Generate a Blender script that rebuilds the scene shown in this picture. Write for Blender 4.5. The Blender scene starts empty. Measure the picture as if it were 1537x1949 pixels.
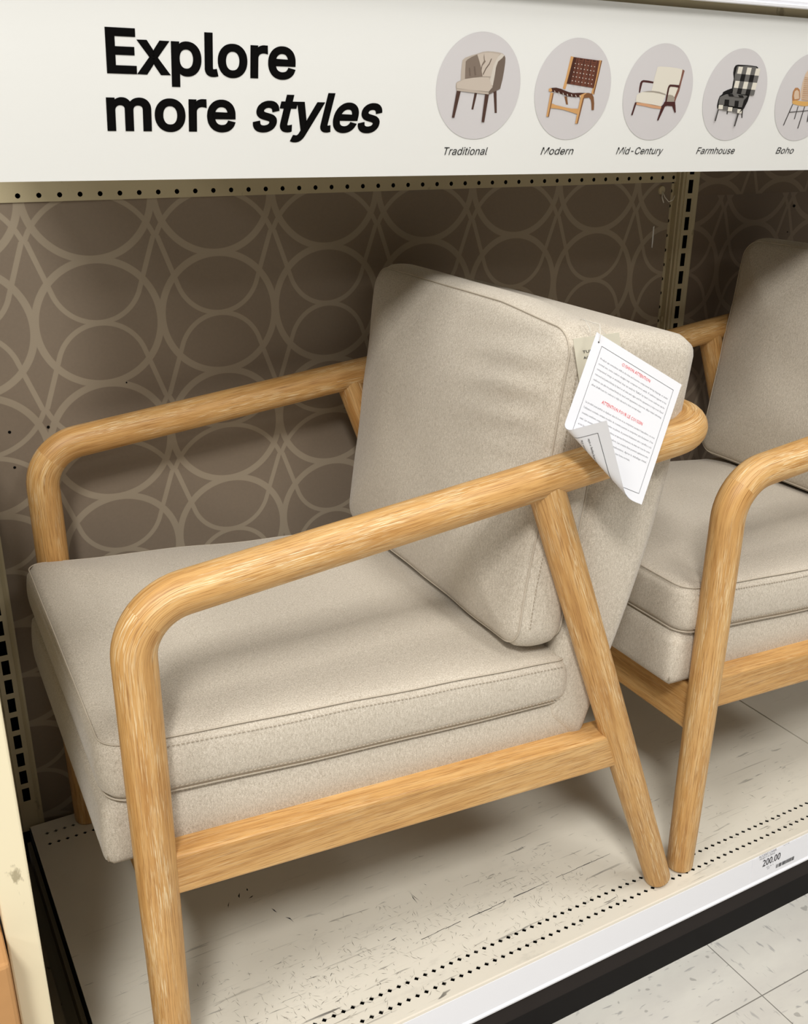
import bpy, bmesh, math, random
from mathutils import Vector, noise
from mathutils.geometry import tessellate_polygon

random.seed(7)
SC = bpy.context.scene
COL = SC.collection
D = 0.135            # height of the shelf deck above the store floor
rad = math.radians

# ------------------------------------------------------------------ camera
cam_data = bpy.data.cameras.new('camera')
cam = bpy.data.objects.new('camera', cam_data)
COL.objects.link(cam)
cam.location = (-0.21506, -1.36734, 1.00521 + D)
cam.rotation_euler = (rad(68.1682), rad(-0.4878), rad(-29.3062))
cam_data.sensor_fit = 'VERTICAL'
cam_data.sensor_height = 24.0
cam_data.lens = 1890.28 / 1949.0 * 24.0
cam_data.clip_start = 0.02
SC.camera = cam

# ------------------------------------------------------------------ light
world = bpy.data.worlds.new('world')
SC.world = world
world.use_nodes = True
world.node_tree.nodes['Background'].inputs[0].default_value = (1.0, 0.99, 0.97, 1)
world.node_tree.nodes['Background'].inputs[1].default_value = 0.05


def lamp(name, loc, sx, sy, power, col=(1.0, 0.972, 0.925), rot=(0, 0, 0)):
    l = bpy.data.lights.new(name, 'AREA')
    l.shape = 'RECTANGLE'
    l.size, l.size_y = sx, sy
    l.energy = power
    l.color = col
    o = bpy.data.objects.new(name, l)
    o.location = loc
    o.rotation_euler = rot
    COL.objects.link(o)
    return o


# square troffers in the store ceiling
for (lx, ly, sx, sy, pw) in ((-1.10, -2.75, 0.5, 0.8, 122), (-1.75, -1.35, 0.6, 0.9, 36), (0.85, -1.55, 0.5, 0.9, 30),
                             (1.0, -3.0, 0.6, 0.9, 30), (3.1, -2.2, 0.6, 1.2, 40), (-3.4, -2.3, 0.6, 1.2, 66), (-0.2, -5.6, 2.4, 0.6, 36)):
    lamp('ceiling_troffer_light', (lx, ly, 3.35), sx, sy, pw)

SC.view_settings.view_transform = 'Standard'
SC.view_settings.look = 'None'
SC.view_settings.exposure = -0.12
SC.view_settings.gamma = 1.0
SC.view_settings.use_curve_mapping = False


# ------------------------------------------------------------------ materials
def srgb(r, g, b):
    def f(c):
        c /= 255.0
        return c / 12.92 if c <= 0.04045 else ((c + 0.055) / 1.055) ** 2.4
    return (f(r), f(g), f(b), 1.0)


class NT:
    def __init__(self, name):
        self.m = bpy.data.materials.new(name)
        self.m.use_nodes = True
        self.t = self.m.node_tree
        self.b = self.t.nodes['Principled BSDF']

    def n(self, typ, **kw):
        nd = self.t.nodes.new(typ)
        for k, v in kw.items():
            setattr(nd, k, v)
        return nd

    def link(self, a, b):
        self.t.links.new(a, b)

    def math(self, op, a, b=None, c=None, clamp=False):
        nd = self.n('ShaderNodeMath', operation=op, use_clamp=clamp)
        for i, v in enumerate((a, b, c)):
            if v is None:
                continue
            if isinstance(v, (int, float)):
                nd.inputs[i].default_value = v
            else:
                self.link(v, nd.inputs[i])
        return nd.outputs[0]

    def mix(self, f, a, b, blend='MIX'):
        nd = self.n('ShaderNodeMix', data_type='RGBA', blend_type=blend)
        for s, v in ((nd.inputs[0], f), (nd.inputs[6], a), (nd.inputs[7], b)):
            if isinstance(v, (int, float)):
                s.default_value = v
            elif isinstance(v, tuple):
                s.default_value = v
            else:
                self.link(v, s)
        return nd.outputs[2]

    def ramp(self, f, stops):
        nd = self.n('ShaderNodeValToRGB')
        e = nd.color_ramp.elements
        while len(e) < len(stops):
            e.new(0.5)
        for el, (p, c) in zip(e, stops):
            el.position = p
            el.color = c if isinstance(c, tuple) else (c, c, c, 1)
        self.link(f, nd.inputs[0])
        return nd.outputs[0]

    def coord(self, kind='Object', scale=(1, 1, 1), rot=(0, 0, 0), loc=(0, 0, 0)):
        tc = self.n('ShaderNodeTexCoord')
        mp = self.n('ShaderNodeMapping')
        mp.inputs['Scale'].default_value = scale
        mp.inputs['Rotation'].default_value = rot
        mp.inputs['Location'].default_value = loc
        self.link(tc.outputs[kind], mp.inputs[0])
        return mp.outputs[0]

    def noise(self, vec, scale, detail=2.0, rough=0.5, dist=0.0):
        nd = self.n('ShaderNodeTexNoise')
        nd.inputs['Scale'].default_value = scale
        nd.inputs['Detail'].default_value = detail
        nd.inputs['Roughness'].default_value = rough
        nd.inputs['Distortion'].default_value = dist
        self.link(vec, nd.inputs['Vector'])
        return nd.outputs[0]

    def bump(self, h, strength, dist):
        nd = self.n('ShaderNodeBump')
        nd.inputs['Strength'].default_value = strength
        nd.inputs['Distance'].default_value = dist
        self.link(h, nd.inputs['Height'])
        self.link(nd.outputs[0], self.b.inputs['Normal'])

    def color(self, c):
        if isinstance(c, tuple):
            self.b.inputs['Base Color'].default_value = c
        else:
            self.link(c, self.b.inputs['Base Color'])

    def rough(self, r, spec=0.5):
        if isinstance(r, (int, float)):
            self.b.inputs['Roughness'].default_value = r
        else:
            self.link(r, self.b.inputs['Roughness'])
        self.b.inputs['Specular IOR Level'].default_value = spec


def plain(name, col, rough=0.5, spec=0.5, metal=0.0, mottled=0.0):
    m = NT(name)
    if mottled:
        v = m.coord('Object')
        n = m.noise(v, 40, 4)
        dark = tuple(c * (1 - mottled) for c in col[:3]) + (1,)
        m.color(m.mix(n, dark, col))
    else:
        m.color(col)
    m.rough(rough, spec)
    m.b.inputs['Metallic'].default_value = metal
    return m.m


def mat_fabric():
    m = NT('beige_heathered_fabric')
    v = m.coord('Object')
    n1 = m.noise(v, 1000, 2, 0.6)
    n2 = m.noise(m.coord('Object', (2.2, 2.6, 0.8)), 260, 3, 0.7)
    n3 = m.noise(v, 9, 3, 0.5)
    c = m.ramp(n1, [(0.32, srgb(164, 153, 137)), (0.52, srgb(204, 195, 180)), (0.72, srgb(234, 227, 215))])
    c2 = m.ramp(n2, [(0.35, srgb(166, 155, 138)), (0.50, srgb(204, 194, 179)), (0.66, srgb(230, 222, 209))])
    c = m.mix(0.42, c, c2)
    c = m.mix(m.math('MULTIPLY', n3, 0.16), c, srgb(186, 176, 160))
    m.color(c)
    m.rough(0.92, 0.15)
    m.b.inputs['Sheen Weight'].default_value = 0.25
    m.b.inputs['Sheen Roughness'].default_value = 0.5
    wv = m.n('ShaderNodeTexVoronoi')
    wv.inputs['Scale'].default_value = 900
    m.link(v, wv.inputs['Vector'])
    h = m.math('ADD', m.math('MULTIPLY', n2, 0.7), m.math('MULTIPLY', wv.outputs[0], 0.5))
    m.bump(h, 0.45, 0.0007)
    return m.m


def mat_seam(name, col):
    m = NT(name)
    m.color(col)
    m.rough(0.95, 0.1)
    return m.m


def mat_wood(name='cerused_oak_wood', lime=0.72):
    m = NT(name)
    uv = m.n('ShaderNodeTexCoord')
    oi = m.n('ShaderNodeObjectInfo')
    add = m.n('ShaderNodeVectorMath', operation='ADD')
    m.link(uv.outputs['UV'], add.inputs[0])
    cmb = m.n('ShaderNodeCombineXYZ')
    m.link(m.math('MULTIPLY', oi.outputs['Random'], 37.0), cmb.inputs[1])
    m.link(m.math('MULTIPLY', oi.outputs['Random'], 11.0), cmb.inputs[2])
    m.link(cmb.outputs[0], add.inputs[1])

    def mapped(sx, sy):
        mp = m.n('ShaderNodeMapping')
        mp.inputs['Scale'].default_value = (sx, sy, 1)
        m.link(add.outputs[0], mp.inputs[0])
        return mp.outputs[0]
    big = m.noise(mapped(14, 2.0), 1.0, 3, 0.6, 0.6)
    mid = m.noise(mapped(110, 5), 1.0, 4, 0.6, 0.3)
    fine = m.noise(mapped(1300, 24), 1.0, 3, 0.62)
    streak = m.noise(mapped(1900, 40), 1.0, 1.5, 0.5)
    patch = m.noise(mapped(60, 8), 1.0, 4, 0.6)
    c = m.ramp(big, [(0.28, srgb(182, 132, 72)), (0.5, srgb(208, 162, 100)), (0.75, srgb(222, 184, 126))])
    c2 = m.ramp(mid, [(0.3, srgb(166, 116, 58)), (0.5, srgb(206, 160, 98)), (0.72, srgb(228, 192, 136))])
    c = m.mix(0.5, c, c2)
    c = m.mix(m.ramp(fine, [(0.34, 0.8), (0.50, 0.0)]), c, srgb(148, 100, 50))
    s = m.math('MULTIPLY', m.ramp(streak, [(0.56, 0.0), (0.605, 1.0)]), m.ramp(patch, [(0.44, 0.03 * lime), (0.60, 0.95 * lime)]))
    c = m.mix(s, c, srgb(244, 227, 187))
    m.color(c)
    m.rough(0.46, 0.4)
    h = m.math('SUBTRACT', fine, m.math('MULTIPLY', s, 0.5))
    m.bump(h, 0.16, 0.0006)
    return m.m


def mat_wallpaper(name, ox, oz, base, light):
    """Interlaced rings: every column carries tangent circles and, between them, S curves."""
    m = NT(name)
    tc = m.n('ShaderNodeTexCoord')
    sp = m.n('ShaderNodeSeparateXYZ')
    m.link(tc.outputs['Object'], sp.inputs[0])
    P, V = 0.169, 0.334
    x1 = m.math('DIVIDE', m.math('SUBTRACT', sp.outputs[0], ox), P)
    z1 = m.math('DIVIDE', m.math('SUBTRACT', sp.outputs[2], oz), V)
    u = m.math('MULTIPLY', m.math('ABSOLUTE', m.math('SUBTRACT', x1, m.math('ROUND', x1))), P)
    v = m.math('MULTIPLY', m.math('ABSOLUTE', m.math('SUBTRACT', z1, m.math('ROUND', z1))), V)

    def ring(cv, r, w):
        dv = m.math('SUBTRACT', v, cv)
        ln = m.math('SQRT', m.math('ADD', m.math('MULTIPLY', u, u), m.math('MULTIPLY', dv, dv)))
        return m.math('SUBTRACT', m.math('ABSOLUTE', m.math('SUBTRACT', ln, r)), w)
    wk, wt = 0.0047, 0.0033
    dA = ring(0.0, 0.0832, wk)
    dR = ring(0.167, 0.0832, wk)
    dU = ring(0.0615, 0.061, wt)
    dN = ring(0.0765, 0.09, wt)
    s70, c70 = math.sin(rad(70.5)), math.cos(rad(70.5))
    lin = m.math('SUBTRACT', m.math('ABSOLUTE', m.math('SUBTRACT',
                 m.math('MULTIPLY', m.math('SUBTRACT', u, 0.0573), s70),
                 m.math('MULTIPLY', m.math('SUBTRACT', v, 0.0408), c70))), wt)
    lo = m.math('LESS_THAN', v, 0.0408)
    hi = m.math('GREATER_THAN', v, 0.1105)

    def sel(f, a, b):   # f ? a : b
        return m.math('ADD', m.math('MULTIPLY', f, a), m.math('MULTIPLY', m.math('SUBTRACT', 1.0, f), b))
    thin = sel(lo, dU, sel(hi, dN, lin))
    d = m.math('MINIMUM', m.math('MINIMUM', dA, dR), thin)
    mask = m.math('SUBTRACT', 1.0, m.math('SMOOTH_MIN', 1.0, m.math('MULTIPLY', m.math('ADD', d, 0.0004), 1100.0), 0.05), clamp=True)
    f = m.noise(m.coord('Object'), 260, 2)
    b2 = m.mix(f, tuple(c * 0.9 for c in base[:3]) + (1,), base)
    m.color(m.mix(mask, b2, light))
    m.rough(0.62, 0.3)
    return m.m


def mat_deck():
    m = NT('scuffed_cream_steel')
    base = srgb(222, 217, 204)
    v = m.coord('Object')
    blot = m.noise(v, 3.0, 4, 0.6)
    c = m.mix(m.ramp(blot, [(0.35, 0.0), (0.7, 0.35)]), base, srgb(198, 190, 172))
    tc = m.n('ShaderNodeTexCoord')
    sp = m.n('ShaderNodeSeparateXYZ')
    m.link(tc.outputs['Object'], sp.inputs[0])
    # the front third of the deck is worn most
    front = m.ramp(m.math('DIVIDE', m.math('ADD', sp.outputs[1], 0.61), 0.45, clamp=True), [(0.0, 1.0), (0.35, 0.75), (0.75, 0.12), (1.0, 0.02)])
    wear = m.math('MULTIPLY', front, m.ramp(m.noise(m.coord('Object', loc=(3.1, 1.7, 0)), 7.0, 3, 0.6), [(0.36, 0.10), (0.60, 1.0)]))
    for (sx, sy, ang, lo, hi, col, amt) in (
            (10, 120, 12, 0.66, 0.70, srgb(70, 68, 66), 0.9),
            (12, 150, -20, 0.68, 0.72, srgb(60, 58, 58), 0.9),
            (16, 110, 55, 0.68, 0.72, srgb(66, 62, 58), 0.8),
            (14, 130, 96, 0.69, 0.73, srgb(52, 50, 50), 0.9),
            (5, 210, 3, 0.64, 0.70, srgb(120, 114, 104), 0.7),
            (22, 90, -62, 0.70, 0.73, srgb(50, 47, 45), 0.9)):
        vv = m.coord('Object', (sx, sy, 1), (0, 0, rad(ang)), (ang * 0.37, sx * 0.7, 0))
        n = m.noise(vv, 1.0, 3, 0.6, 0.35)
        k = m.math('MULTIPLY', m.math('MULTIPLY', m.ramp(n, [(lo, 0.0), (hi, 1.0)]), wear), amt)
        c = m.mix(k, c, col)
    smudge = m.math('MULTIPLY', m.ramp(m.noise(m.coord('Object', (18, 46, 1)), 1.0, 4, 0.7), [(0.55, 0.0), (0.8, 0.45)]), wear)
    c = m.mix(smudge, c, srgb(150, 146, 138))
    m.color(c)
    m.rough(0.34, 0.5)
    return m.m


def mat_painted(name, col, chip, amount=0.5, scale=28, rough=0.45):
    m = NT(name)
    v = m.coord('Object', (1.0, 1.0, 0.45))
    n = m.noise(v, scale, 5, 0.7)
    n2 = m.noise(m.coord('Object'), 5, 3)
    c = m.mix(m.ramp(n2, [(0.35, 0.0), (0.7, 0.3)]), col, tuple(x * 0.86 for x in col[:3]) + (1,))
    c = m.mix(m.math('MULTIPLY', m.ramp(n, [(0.62, 0.0), (0.67, 1.0)]), amount), c, chip)
    m.color(c)
    m.rough(rough, 0.45)
    return m.m


def mat_floor():
    m = NT('speckled_vinyl_tile')
    tc = m.n('ShaderNodeTexCoord')
    sp = m.n('ShaderNodeSeparateXYZ')
    m.link(tc.outputs['Object'], sp.inputs[0])
    T = 0.3048

    def fold(s, o):
        q = m.math('DIVIDE', m.math('SUBTRACT', s, o), T)
        return m.math('MULTIPLY', m.math('ABSOLUTE', m.math('SUBTRACT', q, m.math('ROUND', q))), T)
    gx, gy = fold(sp.outputs[0], 0.738), fold(sp.outputs[1], -0.712)
    seam = m.math('LESS_THAN', m.math('MINIMUM', gx, gy), 0.0008)
    # every other tile is laid crosswise
    cx = m.math('FLOOR', m.math('DIVIDE', m.math('SUBTRACT', sp.outputs[0], 0.738), T))
    cy = m.math('FLOOR', m.math('DIVIDE', m.math('SUBTRACT', sp.outputs[1], -0.712), T))
    par = m.math('ABSOLUTE', m.math('MODULO', m.math('ADD', cx, cy), 2.0))
    base = srgb(206, 204, 196)
    fl = []
    for (sx, sy) in ((38, 120), (120, 38)):
        vv = m.coord('Object', (sx, sy, 1), (0, 0, rad(18)))
        a = m.noise(vv, 1.0, 2, 0.5, 0.4)
        fl.append(a)
    f = m.math('ADD', m.math('MULTIPLY', par, fl[0]), m.math('MULTIPLY', m.math('SUBTRACT', 1.0, par), fl[1]))
    cloud = m.noise(m.coord('Object', (9, 22, 1), (0, 0, rad(25))), 1.0, 4, 0.6)
    c = m.mix(m.ramp(cloud, [(0.35, 0.0), (0.7, 0.6)]), base, srgb(190, 187, 182))
    c = m.mix(m.math('MULTIPLY', m.ramp(f, [(0.63, 0.0), (0.70, 1.0)]), 0.75), c, srgb(150, 149, 148))
    c = m.mix(m.math('MULTIPLY', m.ramp(m.noise(m.coord('Object'), 60, 1), [(0.72, 0.0), (0.75, 1.0)]), 0.5), c, srgb(120, 118, 115))
    c = m.mix(m.math('MULTIPLY', seam, 0.75), c, srgb(70, 66, 60))
    m.color(c)
    m.rough(0.3, 0.5)
    return m.m


M = {}
M['fabric'] = mat_fabric()
M['seam'] = mat_seam('beige_seam_fabric', srgb(196, 186, 170))
M['thread'] = mat_seam('stitch_thread', srgb(176, 166, 150))
M['wood'] = mat_wood()
M['rail_wood'] = mat_wood('smooth_oak_rail', 0.22)
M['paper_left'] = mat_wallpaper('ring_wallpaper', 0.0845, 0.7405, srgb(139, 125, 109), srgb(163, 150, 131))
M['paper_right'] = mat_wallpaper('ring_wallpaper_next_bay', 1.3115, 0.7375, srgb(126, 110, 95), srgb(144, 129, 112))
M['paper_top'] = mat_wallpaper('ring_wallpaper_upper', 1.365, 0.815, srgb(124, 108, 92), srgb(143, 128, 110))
M['deck'] = mat_deck()
M['cream'] = mat_painted('cream_steel', srgb(190, 178, 146), srgb(110, 96, 72), 0.5)
M['post'] = mat_painted('chipped_cream_board', srgb(240, 229, 197), srgb(150, 138, 108), 0.75, 24)
M['bracket'] = mat_painted('grimy_bracket', srgb(120, 110, 88), srgb(24, 20, 16), 1.0, 16, 0.7)
M['white_plastic'] = plain('white_plastic', srgb(242, 243, 249), 0.35)
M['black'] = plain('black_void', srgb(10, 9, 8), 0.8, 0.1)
M['kick'] = plain('dark_kick_plate', srgb(42, 36, 34), 0.55, 0.12, 0, 0.15)
M['kick_low'] = plain('black_kick_base', srgb(15, 12, 12), 0.55, 0.12, 0, 0.15)
M['sign'] = plain('white_sign_board', srgb(232, 233, 231), 0.55, 0.3)
M['ink'] = plain('black_ink', srgb(12, 11, 11), 0.7, 0.05)
M['grey_ink'] = plain('grey_print', srgb(140, 140, 143), 0.7, 0.2)
M['dark_ink'] = plain('dark_print', srgb(52, 52, 54), 0.7, 0.2)
M['scuff'] = plain('grey_scuff', srgb(126, 120, 110), 0.6, 0.3)
M['red_ink'] = plain('red_print', srgb(226, 70, 72), 0.7, 0.2)
M['paper'] = plain('white_paper', srgb(228, 229, 234), 0.7, 0.2)
M['card'] = plain('ecru_card', srgb(216, 211, 193), 0.7, 0.2)
M['nosing'] = plain('nosing_steel', srgb(224, 217, 203), 0.4, 0.4)
M['cardboard'] = plain('brown_cardboard', srgb(196, 148, 98), 0.8, 0.15, 0, 0.12)
M['floor'] = mat_floor()
M['clear'] = plain('clear_plastic', srgb(230, 226, 216), 0.25)
PC = dict(walnut=(78, 56, 48), warmgrey=(184, 172, 160), cocoa=(112, 98, 88), pebble=(206, 198, 188), taupe=(128, 114, 103),
          shell=(196, 184, 172), oak=(206, 158, 104), oakdark=(126, 86, 56), leather=(112, 68, 54), leatherdark=(72, 42, 34),
          plum=(74, 40, 38), cream=(222, 217, 205), rosewood=(128, 88, 76), greige=(160, 152, 140), peach=(206, 158, 122),
          charcoal=(70, 66, 64), ink=(24, 22, 22), midgrey=(104, 102, 100), sand=(212, 188, 164), caramel=(176, 126, 84), honey=(214, 168, 100))
for k, c in PC.items():
    M['print_' + k] = plain('print_' + k, srgb(*c), 0.6, 0.25)
M['print_disc'] = plain('print_disc', srgb(207, 204, 206), 0.6, 0.25)


# ------------------------------------------------------------------ helpers
def mesh_obj(name, verts, faces, mats, parent=None, smooth=False, mi=None, uv=None, recalc=False):
    me = bpy.data.meshes.new(name)
    me.from_pydata([tuple(v) for v in verts], [], [tuple(f) for f in faces])
    for m in (mats if isinstance(mats, (list, tuple)) else [mats]):
        me.materials.append(m)
    if mi:
        for p, i in zip(me.polygons, mi):
            p.material_index = i
    if smooth:
        for p in me.polygons:
            p.use_smooth = True
    if uv:
        lay = me.uv_layers.new(name='uv')
        for p in me.polygons:
            for li, q in zip(p.loop_indices, uv[p.index]):
                lay.data[li].uv = q
    if recalc:
        bm = bmesh.new()
        bm.from_mesh(me)
        bmesh.ops.recalc_face_normals(bm, faces=bm.faces)
        bm.to_mesh(me)
        bm.free()
    me.update()
    o = bpy.data.objects.new(name, me)
    COL.objects.link(o)
    if parent:
        o.parent = parent
    return o


def tag(o, label, cat, group=None):
    o['label'] = label
    o['category'] = cat
    if group:
        o['group'] = group
    return o


def empty(name, loc=(0, 0, 0), rot=(0, 0, 0)):
    o = bpy.data.objects.new(name, None)
    o.empty_display_size = 0.05
    o.location = loc
    o.rotation_euler = rot
    COL.objects.link(o)
    return o


class MB:
    """collects faces of ONE mesh"""
    def __init__(self):
        self.v, self.f, self.m, self.uv = [], [], [], []

    def add(self, vs, fs, mat=0, uvs=None):
        b = len(self.v)
        self.v += [Vector(q) for q in vs]
        for i, f in enumerate(fs):
            self.f.append([b + k for k in f])
            self.m.append(mat)
            self.uv.append(uvs[i] if uvs else [(0, 0)] * len(f))

    def box(self, x0, x1, y0, y1, z0, z1, mat=0):
        vs = [(x, y, z) for x in (x0, x1) for y in (y0, y1) for z in (z0, z1)]
        self.add(vs, [(0, 1, 3, 2), (4, 6, 7, 5), (0, 4, 5, 1), (2, 3, 7, 6), (0, 2, 6, 4), (1, 5, 7, 3)], mat)

    def cells(self, fn, a0, pitch, n, b0, b1, hole, depth, mat=0, mat_in=0):
        """n perforated cells in a row; fn(a, b, d) places them, hole = 8 offsets round the cell centre"""
        for i in range(n):
            ac = a0 + i * pitch
            bc = (b0 + b1) / 2
            ha, hb = pitch / 2, (b1 - b0) / 2
            out = [(ha, 0), (ha, hb), (0, hb), (-ha, hb), (-ha, 0), (-ha, -hb), (0, -hb), (ha, -hb)]
            vs = [fn(ac + p, bc + q, 0) for p, q in out] + [fn(ac + p, bc + q, 0) for p, q in hole] + [fn(ac + p, bc + q, depth) for p, q in hole]
            self.add(vs, [(k, (k + 1) % 8, 8 + (k + 1) % 8, 8 + k) for k in range(8)], mat)
            self.add(vs[8:], [(k, (k + 1) % 8, 8 + (k + 1) % 8, 8 + k) for k in range(8)], mat_in)

    def quad(self, fn, a0, a1, b0, b1, mat=0):
        self.add([fn(a0, b0, 0), fn(a1, b0, 0), fn(a1, b1, 0), fn(a0, b1, 0)], [(0, 1, 2, 3)], mat)

    def build(self, name, mats, parent=None, smooth=False, uv=False, recalc=False):
        return mesh_obj(name, self.v, self.f, mats, parent, smooth, self.m, self.uv if uv else None, recalc)


def bevel(o, w=0.002, seg=2, angle=40):
    b = o.modifiers.new('bevel', 'BEVEL')
    b.width = w
    b.segments = seg
    b.limit_method = 'ANGLE'
    b.angle_limit = rad(angle)
    return o


DIA = [(0.0037, 0), (0.00185, 0.0017), (0, 0.0034), (-0.00185, 0.0017), (-0.0037, 0), (-0.00185, -0.0017), (0, -0.0034), (0.00185, -0.0017)]
RND = [(0.0033 * math.cos(k * math.pi / 4), 0.0033 * math.sin(k * math.pi / 4)) for k in range(8)]


def slot(hw, hh):
    return [(hh, 0), (hh, hw), (0, hw), (-hh, hw), (-hh, 0), (-hh, -hw), (0, -hw), (hh, -hw)]


def tube(path, radii, seg=28, cap0=True, cap1=True, round1=0.0, round0=0.0):
    """swept round bar; UV = (metres round, metres along) so the grain follows the bar"""
    P = [Vector(p) for p in path]
    R = list(radii)

    def rnd(P, R, r):
        # rounds the last end over
        d = (P[-1] - P[-2]).normalized()
        e, r1 = P[-1], R[-1]
        P[-1] = e - d * r
        for k in range(1, 5):
            a = k / 4 * math.pi / 2
            P.append(e - d * r + d * r * math.sin(a))
            R.append(r1 - r + r * math.cos(a))
        return P, R
    if round1:
        P, R = rnd(P, R, round1)
    if round0:
        P.reverse()
        R.reverse()
        P, R = rnd(P, R, round0)
        P.reverse()
        R.reverse()
    n = len(P)
    T = []
    for i in range(n):
        a = P[max(i - 1, 0)]
        b = P[min(i + 1, n - 1)]
        T.append((b - a).normalized())
    nrm = T[0].orthogonal().normalized()
    if abs(T[0].z) < 0.9:
        nrm = (Vector((0, 0, -1)) - T[0] * T[0].dot(Vector((0, 0, -1)))).normalized()
    else:
        nrm = (Vector((0, 1, 0)) - T[0] * T[0].dot(Vector((0, 1, 0)))).normalized()
    vs, L = [], [0.0]
    for i in range(n):
        if i:
            q = T[i - 1].rotation_difference(T[i])
            nrm = (q @ nrm)
            nrm = (nrm - T[i] * nrm.dot(T[i])).normalized()
            L.append(L[-1] + (P[i] - P[i - 1]).length)
        bn = T[i].cross(nrm)
        for k in range(seg):
            a = 2 * math.pi * k / seg
            vs.append(P[i] + (nrm * math.cos(a) + bn * math.sin(a)) * R[i])
    fs, uvs = [], []
    r0 = max(R)
    for i in range(n - 1):
        for k in range(seg):
            k2 = (k + 1) % seg
            fs.append((i * seg + k, i * seg + k2, (i + 1) * seg + k2, (i + 1) * seg + k))
            u0, u1 = 2 * math.pi * k / seg * r0, 2 * math.pi * (k + 1) / seg * r0
            uvs.append([(u0, L[i]), (u1, L[i]), (u1, L[i + 1]), (u0, L[i + 1])])
    if cap0:
        fs.append(tuple(reversed(range(seg))))
        uvs.append([(0.02 * math.cos(k), 0.02 * math.sin(k)) for k in range(seg)])
    if cap1:
        fs.append(tuple((n - 1) * seg + k for k in range(seg)))
        uvs.append([(0.02 * math.cos(k), 0.02 * math.sin(k)) for k in range(seg)])
    return vs, fs, uvs


def bar(name, path, radii, parent, mat=None, **kw):
    vs, fs, uvs = tube(path, radii, **kw)
    return mesh_obj(name, vs, fs, mat or M['wood'], parent, True, None, uvs)


def soft_box(hx, hy, hz, rc, re, top=0.0, bot=0.0, bulge=0.0, nx=36, ny=36, nz=8, soft=0.12):
    """upholstered block: rounded plan corners, rolled edges, crowned faces"""
    def sp(n):
        return [math.sin((i / n - 0.5) * math.pi) * 0.55 + (2 * i / n - 1) * 0.45 for i in range(n + 1)]
    A, B, C = sp(nx), sp(ny), [2 * i / nz - 1 for i in range(nz + 1)]
    idx, vs = {}, []

    def vert(i, j, k):
        if (i, j, k) in idx:
            return idx[(i, j, k)]
        x, y, c = A[i] * hx, B[j] * hy, C[k]
        qx = max(-(hx - rc), min(hx - rc, x))
        qy = max(-(hy - rc), min(hy - rc, y))
        dx, dy = x - qx, y - qy
        l2 = math.hypot(dx, dy)
        if l2 > 1e-9:
            mm = max(abs(dx), abs(dy))
            x, y = qx + dx / l2 * mm, qy + dy / l2 * mm
            s = rc - mm
        else:
            s = rc + min(hx - rc - abs(x), hy - rc - abs(y))
        s = max(s, 0.0)
        if k in (0, nz):
            sg = 1 if k == nz else -1
            t = max(re - s, 0.0)
            z = sg * (hz - re + math.sqrt(max(re * re - t * t, 0)))
            w = min(s / soft, 1.0)
            w = 1 - (1 - w) ** 2
            z += sg * (top if sg > 0 else bot) * w
        else:
            z = c * (hz - re)
        if bulge and s < 0.02:
            f = bulge * (1 - (z / hz) ** 2) if abs(z) < hz else 0
            f *= (1 - s / 0.02)
            ln = math.hypot(x - qx, y - qy)
            if ln > 1e-9:
                x += (x - qx) / ln * f
                y += (y - qy) / ln * f
        idx[(i, j, k)] = len(vs)
        vs.append(Vector((x, y, z)))
        return idx[(i, j, k)]
    fs = []
    for i in range(nx):
        for j in range(ny):
            for k in (0, nz):
                q = [vert(i, j, k), vert(i + 1, j, k), vert(i + 1, j + 1, k), vert(i, j + 1, k)]
                fs.append(q if k else q[::-1])
    for k in range(nz):
        for i in range(nx):
            fs.append([vert(i, 0, k), vert(i + 1, 0, k), vert(i + 1, 0, k + 1), vert(i, 0, k + 1)])
            fs.append([vert(i, ny, k + 1), vert(i + 1, ny, k + 1), vert(i + 1, ny, k), vert(i, ny, k)])
        for j in range(ny):
            fs.append([vert(0, j, k + 1), vert(0, j + 1, k + 1), vert(0, j + 1, k), vert(0, j, k)])
            fs.append([vert(nx, j, k), vert(nx, j + 1, k), vert(nx, j + 1, k + 1), vert(nx, j, k + 1)])
    return vs, fs


def rr_loop(hx, hy, rc, n=10, step=0.012):
    """points round a rounded rectangle"""
    pts = []
    cs = [(hx - rc, hy - rc, 0), (-(hx - rc), hy - rc, 90), (-(hx - rc), -(hy - rc), 180), (hx - rc, -(hy - rc), 270)]
    for ci, (cx, cy, a0) in enumerate(cs):
        for k in range(n + 1):
            a = rad(a0 + 90 * k / n)
            pts.append((cx + rc * math.cos(a), cy + rc * math.sin(a)))
        nxt = cs[(ci + 1) % 4]
        a = rad(nxt[2])
        e = (nxt[0] + rc * math.cos(a), nxt[1] + rc * math.sin(a))
        s = pts[-1]
        L = math.hypot(e[0] - s[0], e[1] - s[1])
        m = int(L / step)
        for k in range(1, m):
            pts.append((s[0] + (e[0] - s[0]) * k / m, s[1] + (e[1] - s[1]) * k / m))
    return pts


def piping(name, pts, r, parent, mat):
    P = [Vector(p) for p in pts]
    P = P + [P[0], P[1]]
    vs, fs, uvs = tube(P, [r] * len(P), seg=8, cap0=False, cap1=False)
    return mesh_obj(name, vs, fs, mat, parent, True)


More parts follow.
